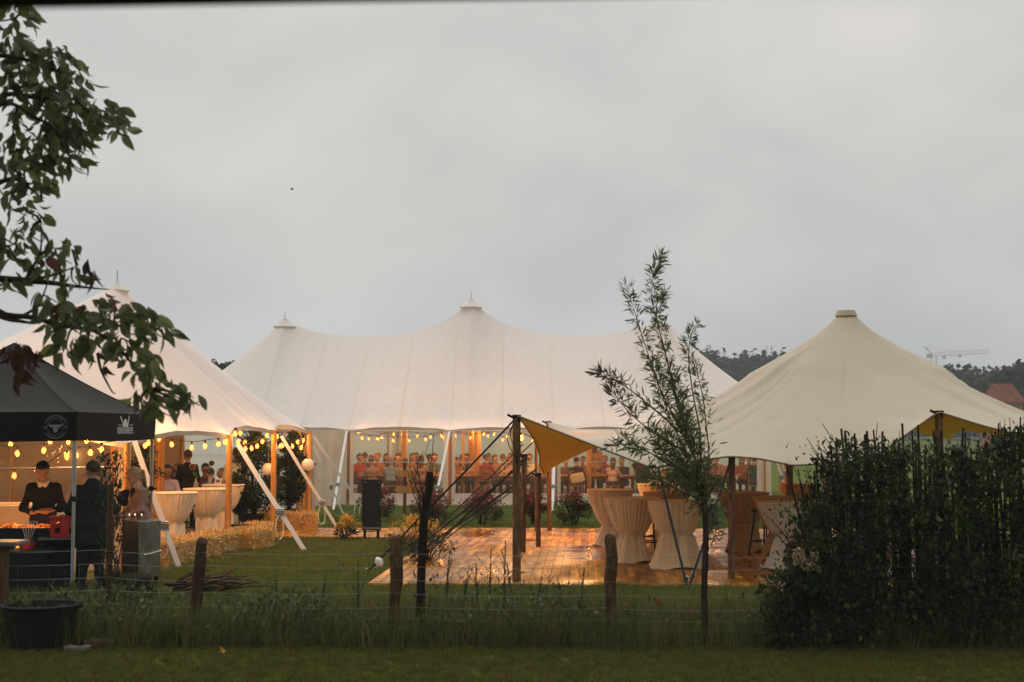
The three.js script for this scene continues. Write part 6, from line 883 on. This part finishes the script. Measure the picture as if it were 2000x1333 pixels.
{ const t = thing('hydrangea', 'cream hydrangea blossoms at the hedge foot beside the white table', 'flowering bush', [X(1570, 14.2), 0, -14.2]), R = rng(23), L = [], leafs = []; for (const [px, py, r] of [[1560, 1082, 0.07], [1572, 1100, 0.08], [1592, 1087, 0.05], [1584, 1108, 0.05], [1556, 1097, 0.05], [1524, 1144, 0.05], [1600, 1112, 0.035]]) { const q = P(px, py, 14.15).sub(t.position); obj('stem', tube(curve([V(q.x * 0.2, 0, -0.1), V(q.x * 0.7, q.y * 0.6, -0.05), q], 6), 0.006, 4), M.dark, t); for (let i = 0; i < r * 900; i++) { const v = V(R() - 0.5, R() - 0.5, R() - 0.5).normalize().multiplyScalar(r * Math.cbrt(R())); L.push([q.clone().add(v), new THREE.Euler(R() * 3, R() * 6, R() * 6), 0.6 + R() * 0.6, jit(R, [[0.5, 0.42, 0.27], [0.42, 0.3, 0.17], [0.36, 0.16, 0.09]][Math.pow(R(), 1.6) * 3 | 0])]); } for (let i = 0; i < 26; i++) leafs.push([q.clone().add(V((R() - 0.5) * 0.25, -0.1 - R() * 0.2, (R() - 0.5) * 0.1)), new THREE.Euler(-R() * 2, R() * 6, 0), 1, jit(R, [0.025, 0.04, 0.016])]); } stuff(scatter('blossoms', mergeGeometries([plain(put(new THREE.PlaneGeometry(0.026, 0.013), 0, 0, 0)), plain(put(new THREE.PlaneGeometry(0.013, 0.026), 0, 0, 0.002))]), whiteLeaf, L, t)); scatter('foliage', leafGeo(0.09, 0.05), whiteLeaf, leafs, t); }

// ------------------------------------------------------------------ the tree overhanging at the left
{
  const d = 9.8, t = thing('walnut_tree', 'big leaved tree reaching in from the left above the black tent', 'tree', [0, 0, 0]), R = rng(606);
  const bm = mat(0.10, 0.075, 0.06, { map: T.bark, roughness: 0.9, bumpMap: T.barkh, bumpScale: 0.008 }), TX = X(-330, d);
  obj('trunk', tube([V(TX - 0.05, -0.05, -d), V(TX, 1.2, -d), V(TX + 0.05, 2.6, -d), V(TX + 0.1, 4.2, -d + 0.1), V(TX + 0.3, 6.4, -d)], [0.24, 0.1], 14, true, 0.12), bm, t);
  const br = [[[-330, 480], [-150, 500], [0, 612], [60, 620], [120, 636], [190, 650], [240, 690], [270, 730], [300, 775]], [[-60, 585], [0, 618], [40, 628], [80, 632]], [[-330, 430], [-120, 470], [0, 545], [60, 545], [110, 535], [150, 520]], [[0, 545], [90, 552], [150, 560], [214, 566]], [[-330, 300], [-140, 280], [0, 190], [60, 190], [130, 200], [215, 235]], [[-330, 350], [-100, 300], [0, 205], [70, 230], [140, 270]], [[-330, 150], [-100, 120], [20, 110], [90, 130], [140, 150]], [[-330, 420], [-100, 400], [20, 350], [60, 370], [80, 390]], [[190, 690], [196, 720], [215, 760], [225, 770]], [[40, 620], [70, 600], [90, 560], [100, 520]], [[50, 545], [75, 500], [80, 460], [78, 420]], [[270, 640], [300, 640], [330, 660]], [[-200, 330], [-60, 440], [20, 480], [50, 440]], [[-330, 100], [-120, 40], [10, 40], [50, 20]]];
  const lines = br.map((a, i) => { const c = curve(a.map(([x, y], k) => P(x, y, d + Math.sin(k * 2.1 + i) * 0.25 * (k > 1 ? 1 : 0))), 26); obj('branch', tube(c, [i < 8 ? 0.03 : 0.012, 0.003], 6, true, 0.15), bm, t); return c; });
  const geos = [leafGeo(0.155, 0.068, 0.16, 0.3, 4), leafGeo(0.135, 0.062, 0.3, 0.5, 4), leafGeo(0.165, 0.062, 0.22, 0.15, 4)].map(plain);
  const ms = [[0.1, 0.122, 0.048], [0.07, 0.088, 0.036], [0.145, 0.17, 0.058], [0.105, 0.115, 0.065]].map((c) => leafM(...c, { roughness: 0.55, specularIntensity: 0.4, transmission: 0.42 })), brown = [leafM(0.07, 0.032, 0.026), leafM(0.12, 0.05, 0.035)];
  const cl = [[30, 60, 38, 18], [15, 110, 42, 22], [60, 130, 45, 24], [100, 110, 30, 14], [95, 170, 45, 26], [140, 140, 24, 9], [160, 172, 20, 7], [110, 215, 50, 30], [60, 205, 50, 28], [15, 165, 40, 18], [150, 232, 38, 20], [198, 226, 30, 13], [222, 232, 20, 8], [236, 262, 14, 5], [130, 272, 45, 26], [80, 285, 45, 26], [28, 275, 40, 16], [160, 272, 28, 10], [105, 312, 34, 18], [142, 322, 22, 9], [50, 335, 40, 18], [15, 325, 36, 14], [60, 372, 28, 10], [88, 365, 18, 5], [18, 402, 36, 13], [62, 425, 26, 8], [14, 470, 36, 14], [60, 460, 24, 6], [30, 505, 34, 11], [62, 522, 22, 6], [112, 500, 28, 7], [140, 488, 18, 5], [100, 545, 24, 6], [142, 550, 24, 6], [20, 562, 28, 8], [95, 582, 28, 8], [28, 20, 22, 10], [100, 615, 36, 17], [140, 642, 38, 22], [188, 622, 38, 21], [232, 622, 32, 17], [270, 622, 28, 13], [300, 642, 22, 9], [320, 660, 16, 6], [180, 682, 28, 12], [130, 684, 28, 12], [240, 662, 34, 18], [282, 662, 20, 8], [250, 702, 22, 9], [288, 712, 14, 4], [270, 742, 14, 4], [300, 770, 28, 13], [338, 772, 24, 10], [352, 798, 18, 7], [378, 786, 12, 3], [276, 790, 22, 8], [312, 802, 20, 8], [295, 735, 15, 5]];
  const all = [], near = (q) => { let b = null, m = 1e9; for (const c of lines) for (const p of c) { const e = p.distanceToSquared(q); if (e < m) { m = e; b = p; } } return b; };
  const add = (px, py, r, n, mm, hang) => { for (let i = 0; i < n; i++) { const a = R() * 6.283, k = Math.sqrt(R()) * r, q = P(px + Math.cos(a) * k, py + Math.sin(a) * k * 0.85 - 12, d + (R() + R() - 1) * 0.42), dir = V(Math.cos(a) * 0.7 + (R() - 0.5) * 1.1 + 0.2, hang ? -1.6 : -0.75 + (R() - 0.5) * 1.0, (R() - 0.5) * 1.3).normalize(); all.push([q, new THREE.Quaternion().setFromUnitVectors(V(0, 1, 0), dir).multiply(new THREE.Quaternion().setFromAxisAngle(V(0, 1, 0), R() * 6.283)), 0.58 + R() * 0.48, mm || ms[R() * 4 | 0], geos[R() * 3 | 0]]); } };
  for (const [x, y, r, n] of cl) add(x, y, r, Math.round(n * 1.5));
  add(28, 690, 22, 22, brown[0], 1); add(58, 700, 18, 12, brown[0], 1); add(40, 740, 14, 9, brown[0], 1); add(172, 520, 6, 2, brown[0], 1); add(183, 540, 7, 4, brown[0], 1); add(84, 518, 12, 4, brown[1]); add(130, 615, 20, 6, brown[1]); add(200, 596, 20, 3, brown[1]); add(205, 724, 8, 3, brown[0], 1);
  const twig = []; for (const [x, y, r, n] of cl) { const q = P(x, y, d), b = near(q); if (b.distanceTo(q) > 0.05) twig.push(tube(curve([b, b.clone().lerp(q, 0.5).add(V(0, 0.03, 0.03)), q, q.clone().add(V(r * 0.0035, -r * 0.002, 0))], 8), [0.011, 0.003], 4)); }
  stuff(obj('twigs', twig, bm, t));
  const order = all.map((a, i) => [a, hash(i, 7, 3)]).sort((a, b) => a[1] - b[1]).map((a) => a[0]);
  order.slice(0, 300).forEach(([q, r, s, m, g]) => { const l = new THREE.Mesh(g, m); l.name = 'leaf'; l.position.copy(q); l.quaternion.copy(r); l.scale.setScalar(s); l.castShadow = l.receiveShadow = true; t.add(l); });
  for (const m of [...ms, ...brown]) for (const g of geos) { const rest = order.slice(300).filter((a) => a[3] === m && a[4] === g); if (rest.length) scatter('foliage', g.clone(), m, rest.map(([q, r, s]) => [q, r, s]), t); }
  // the crown above and to the left, out of the picture
  const crown = []; for (let i = 0; i < 5200; i++) { const a = R() * 6.283, u = R() * 2 - 1, k = Math.cbrt(R()), q = V(TX - 0.6 + Math.sqrt(1 - u * u) * Math.cos(a) * 2.7 * k, 6.3 + u * 2.0 * k, -d + 0.4 + Math.sqrt(1 - u * u) * Math.sin(a) * 3 * k); const px = CX + q.x / -q.z * F; if (q.z > -3 || (px > -25 && q.y < 9)) continue; crown.push([q, new THREE.Euler(-1.2 - R(), R() * 6.28, R()), 1, jit(R, [0.03, 0.045, 0.02])]); } scatter('upper_foliage', geos[0].clone(), whiteLeaf, crown, t);
}

// ------------------------------------------------------------------ the eave over the camera
{
  const t = thing('veranda_roof', 'dark timber edge of a veranda roof along the top left picture border', 'roof', [0, 0, 0], 0.0), a = V(-1.6, Y(14, 2.5), -2.5), b = V(2.6, Y(-22, 2.5), -2.36);
  const slope = (q, k, y) => V(q.x, q.y + k * 0.22 + y, q.z + k); obj('fascia', [ribbon([a.clone().add(V(0, 0.075, 0)), b.clone().add(V(0, 0.075, 0))], 0.15, 0.03, V(0, 1, 0))], M.dark, t);
  for (let k = 0; k < 12; k++) { const z0 = k * 0.3, g = sheet((u, v) => slope(a.clone().lerp(b, u), z0 + v * 0.296, 0.12), 2, 1, [4, 0.3]); obj('roof_board', [g, sheet((u, v) => slope(a.clone().lerp(b, 1 - u), z0 + v * 0.296, 0.145), 2, 1, [4, 0.3])], M.grey, t); }
  for (const q of [a, b]) obj('post', [box(0.1, q.y + 0.7, 0.1, q.x, (q.y + 0.7) / 2, q.z + 3.2)], M.dark, t);
}

// ------------------------------------------------------------------ far away
function crownGeo(kind, seed, n = 420) {               // a unit tree 1 m tall: small leaf-clump faces through the crown
  const R = rng(seed), p = [], ix = [], lobes = []; for (let i = 0; i < 16; i++) { const a = R() * 6.28, y = 0.3 + R() * 0.58, r = (kind ? (1 - y) * 0.32 : 0.3 * Math.sin(Math.PI * clamp(y * 0.95, 0, 1))) * R(); lobes.push([Math.cos(a) * r, y, Math.sin(a) * r, 0.1 + R() * 0.11]); }
  for (let i = 0; i < n; i++) {
    let x, y, z; let s = (kind ? 0.026 : 0.027) * (0.5 + R() * 0.9);
    if (kind) { y = 0.1 + 0.9 * Math.pow(R(), 1.25); const w = (0.20 * (1 - y) + 0.008) * (0.9 + 0.1 * Math.sin(y * 70)), a = R() * 6.28, r = w * Math.sqrt(R()); x = Math.cos(a) * r; z = Math.sin(a) * r; y -= r * 0.25; s *= 1.12 - y; }
    else { const l = lobes[R() * 16 | 0], v = V(R() - 0.5, R() - 0.5, R() - 0.5).normalize().multiplyScalar(l[3] * Math.pow(R(), 0.3)); x = l[0] + v.x; y = l[1] + v.y * 0.85; z = l[2] + v.z; }
    const a = V(R() - 0.5, R() - 0.5, R() - 0.5).normalize(), b = V(R() - 0.5, R() - 0.5, R() - 0.5).cross(a).normalize(), k = p.length / 3; for (const [u, v] of [[-1, -0.6], [1, -0.7], [0.8, 0.7], [-0.7, 0.8]]) p.push(x + (a.x * u + b.x * v) * s, y + (a.y * u + b.y * v) * s, z + (a.z * u + b.z * v) * s); ix.push(k, k + 1, k + 2, k, k + 2, k + 3);
  }
  const g = new THREE.BufferGeometry(); g.setAttribute('position', new THREE.Float32BufferAttribute(p, 3)); g.setIndex(ix); g.computeVertexNormals(); return plain(g);
}
const farLeaf = [leafM(0.035, 0.05, 0.034), leafM(0.03, 0.042, 0.032), leafM(0.042, 0.05, 0.03)], trunkG = plain(cyl(0.008, 0.016, 0.42, 6, 0, 0.2, 0));
function farTree(name, label, px, py, d, w, kind, seed, group) { const h = Y(py, d), t = thing(name, label, 'tree', [X(px, d), 0, -d], seed, group); t.scale.set(h * w, h, h * w); obj('trunk', trunkG, M.dark, t); obj('crown', crownGeo(kind, seed, kind ? 700 : 1500), farLeaf[seed % 3], t); return t; }
[[1388, 674, 'tallest pointed spruce above the forest right of the long tent'], [1472, 682, 'spruce in the middle of the forest behind the tents'], [1508, 676, 'spruce near the beige tent slope'], [1528, 682, 'narrow spruce just left of the beige tent slope'], [1415, 684, 'broken topped spruce in the forest, second from the left']].forEach(([px, py, l], i) => farTree('spruce_tree', l, px, py, 285 + i * 3, 1.05, 1, 11 + i, 'spruces on the forest edge'));
[[1852, 712, 215, 1.25, 'round tree behind the crane mast'], [1892, 716, 205, 1.2, 'round tree right of the crane mast'], [1930, 718, 225, 1.2, 'tree under the crane arm end'], [1978, 698, 175, 1.15, 'tallest dark tree at the far right edge'], [2012, 712, 180, 1.2, 'dark tree cut by the right picture edge'], [410, 703, 118, 1.1, 'tree in the left gap between both cream tents'], [433, 710, 112, 1.0, 'middle tree in the gap between both cream tents'], [462, 692, 130, 0.9, 'right tree in the gap between both cream tents']].forEach(([px, py, d, w, l], i) => farTree('oak_tree', l, px, py, d, w, 0, 31 + i, i > 4 ? 'trees in the gap between the cream tents' : 'round trees behind the beige tent'));
{
  const R = rng(9090), L = [[], [], [], []]; for (let i = 0; i < 900; i++) { const x = -190 + R() * 400, z = -285 - R() * 60, s = x > 28 && x < 75 ? 17.6 + R() * 1.6 : 11 + R() * 3, k = R() < 0.5 ? 0 : R() < 0.5 ? 1 : R() < 0.6 ? 2 : 3, w = k < 2 ? 1.1 + R() * 0.3 : 1.3; L[k].push([V(x, 0, z), new THREE.Euler(0, R() * 6, 0), [s * w, s, s * w], jit(R, [0.034, 0.046, 0.035], 0.2)]); }
  const f = new THREE.Group(); f.name = 'forest'; scene.add(f); tag(f, 'misty dark green forest along the horizon behind the tents', 'forest', undefined, 'stuff');
  L.forEach((l, k) => scatter('forest_trees', crownGeo(k < 2 ? 0 : 1, 70 + k, 900), whiteLeaf, l, f));
}
{ const d = 165, x = X(1955, d), t = thing('house', 'small house with orange tiled roof among trees at far right', 'house', [x, 0, -d], 0.2), ry = Y(751, d), ey = Y(784, d); obj('wall', box(2.6, ey, 5, 0, ey / 2, 0), mat(0.3, 0.12, 0.08), t); const rf = obj('roof', [sheet((u, v) => V(lerp(-1.5, 1.5, u), lerp(ey - 0.2, ry, v), lerp(3, 0, v)), 8, 4), sheet((u, v) => V(lerp(-1.5, 1.5, u), lerp(ey - 0.2, ry, v), lerp(-3, 0, v)), 8, 4)], mat(0.42, 0.12, 0.05, { map: T.bark, side: THREE.DoubleSide }), t); obj('gable', [-1, 1].map((s) => { const g = new THREE.BufferGeometry(); g.setAttribute('position', new THREE.Float32BufferAttribute([s * 1.31, ey, 2.5, s * 1.31, ey, -2.5, s * 1.31, ry - 0.1, 0], 3)); g.setIndex([0, 1, 2]); return g; }), mat(0.3, 0.12, 0.08, { side: THREE.DoubleSide }), t); obj('ridge_cap', rod(V(-1.5, ry, 0), V(1.5, ry, 0), 0.07, 6), mat(0.3, 0.1, 0.05), rf); for (const k of [-1, 1]) { const w = obj('window', box(0.8, 1.3, 0.08, k * 0.65, 1.8, 2.52), mat(0.7, 0.7, 0.68), t); obj('pane', box(0.62, 1.1, 0.02, k * 0.65, 1.8, 2.575), mat(0.05, 0.06, 0.07, { roughness: 0.1 }), w); } }
{
  const d = 420, t = thing('tower_crane', 'distant tower crane with long horizontal arm above the beige tent', 'crane', [X(1826, d), 0, -d]), m = mat(0.5, 0.49, 0.47), h = Y(697, d), g = [], w = 0.7;
  for (const [a, b] of [[-1, -1], [1, -1], [1, 1], [-1, 1]]) g.push(rod(V(a * w, 0, b * w), V(a * w, h, b * w), 0.07, 4)); for (let y = 0; y < h - 1.5; y += 1.5) g.push(rod(V(-w, y, w), V(w, y + 1.5, w), 0.04, 3), rod(V(w, y, -w), V(-w, y + 1.5, -w), 0.07, 3), rod(V(w, y, w), V(w, y + 1.5, -w), 0.07, 3)); obj('mast', g, m, t);
  const jib = [], e = X(1934, d) - X(1826, d), rise = Y(690, d) - h; for (const [o, q] of [[0, -0.5], [0, 0.5], [1.1, 0]]) jib.push(rod(V(-1, h + o, q), V(e, h + rise + o, q), 0.05, 4)); for (let k = 0; k < 14; k++) { const f = k / 14, f2 = (k + 0.5) / 14, f3 = (k + 1) / 14; jib.push(rod(V(e * f, h + rise * f, 0.5), V(e * f2, h + rise * f2 + 1.1, 0), 0.06, 3), rod(V(e * f2, h + rise * f2 + 1.1, 0), V(e * f3, h + rise * f3, -0.5), 0.06, 3)); } obj('jib', jib, m, t);
  obj('counter_arm', [rod(V(0, h, 0), V(-2.6, h + 2.9, 0), 0.16, 4), rod(V(-2.6, h + 2.9, 0), V(e * 0.5, h + rise * 0.5 + 1, 0), 0.05, 3), box(1.4, 1.2, 1, -1.4, h + 0.2, 0)], m, t); obj('trolley', [box(0.8, 0.6, 0.6, e * 0.18, h - 0.3, 0), box(0.8, 0.6, 0.6, e * 0.47, h + rise * 0.4 - 0.3, 0)], m, t);
}
{ const q = P(570, 370, 55), t = thing('bird', 'small dark bird flying in the grey sky', 'bird', q, 0.6), sc = t.scale.setScalar(0.55), m = mat(0.02, 0.02, 0.02); obj('body', put(new THREE.SphereGeometry(0.05, 10, 8), 0, 0, 0, 0, 0, 0, [2.2, 0.9, 0.9]), m, t); for (const s of [-1, 1]) obj('wing', sheet((u, v) => V((v - 0.5) * 0.12 * (1 - u * 0.7) - u * 0.05, Math.sin(u * 2) * 0.1, s * u * 0.2), 6, 3), mat(0.02, 0.02, 0.02, { side: THREE.DoubleSide }), t); obj('tail', box(0.1, 0.01, 0.05, -0.13, 0, 0), m, t); }

renderer.render(scene, camera);
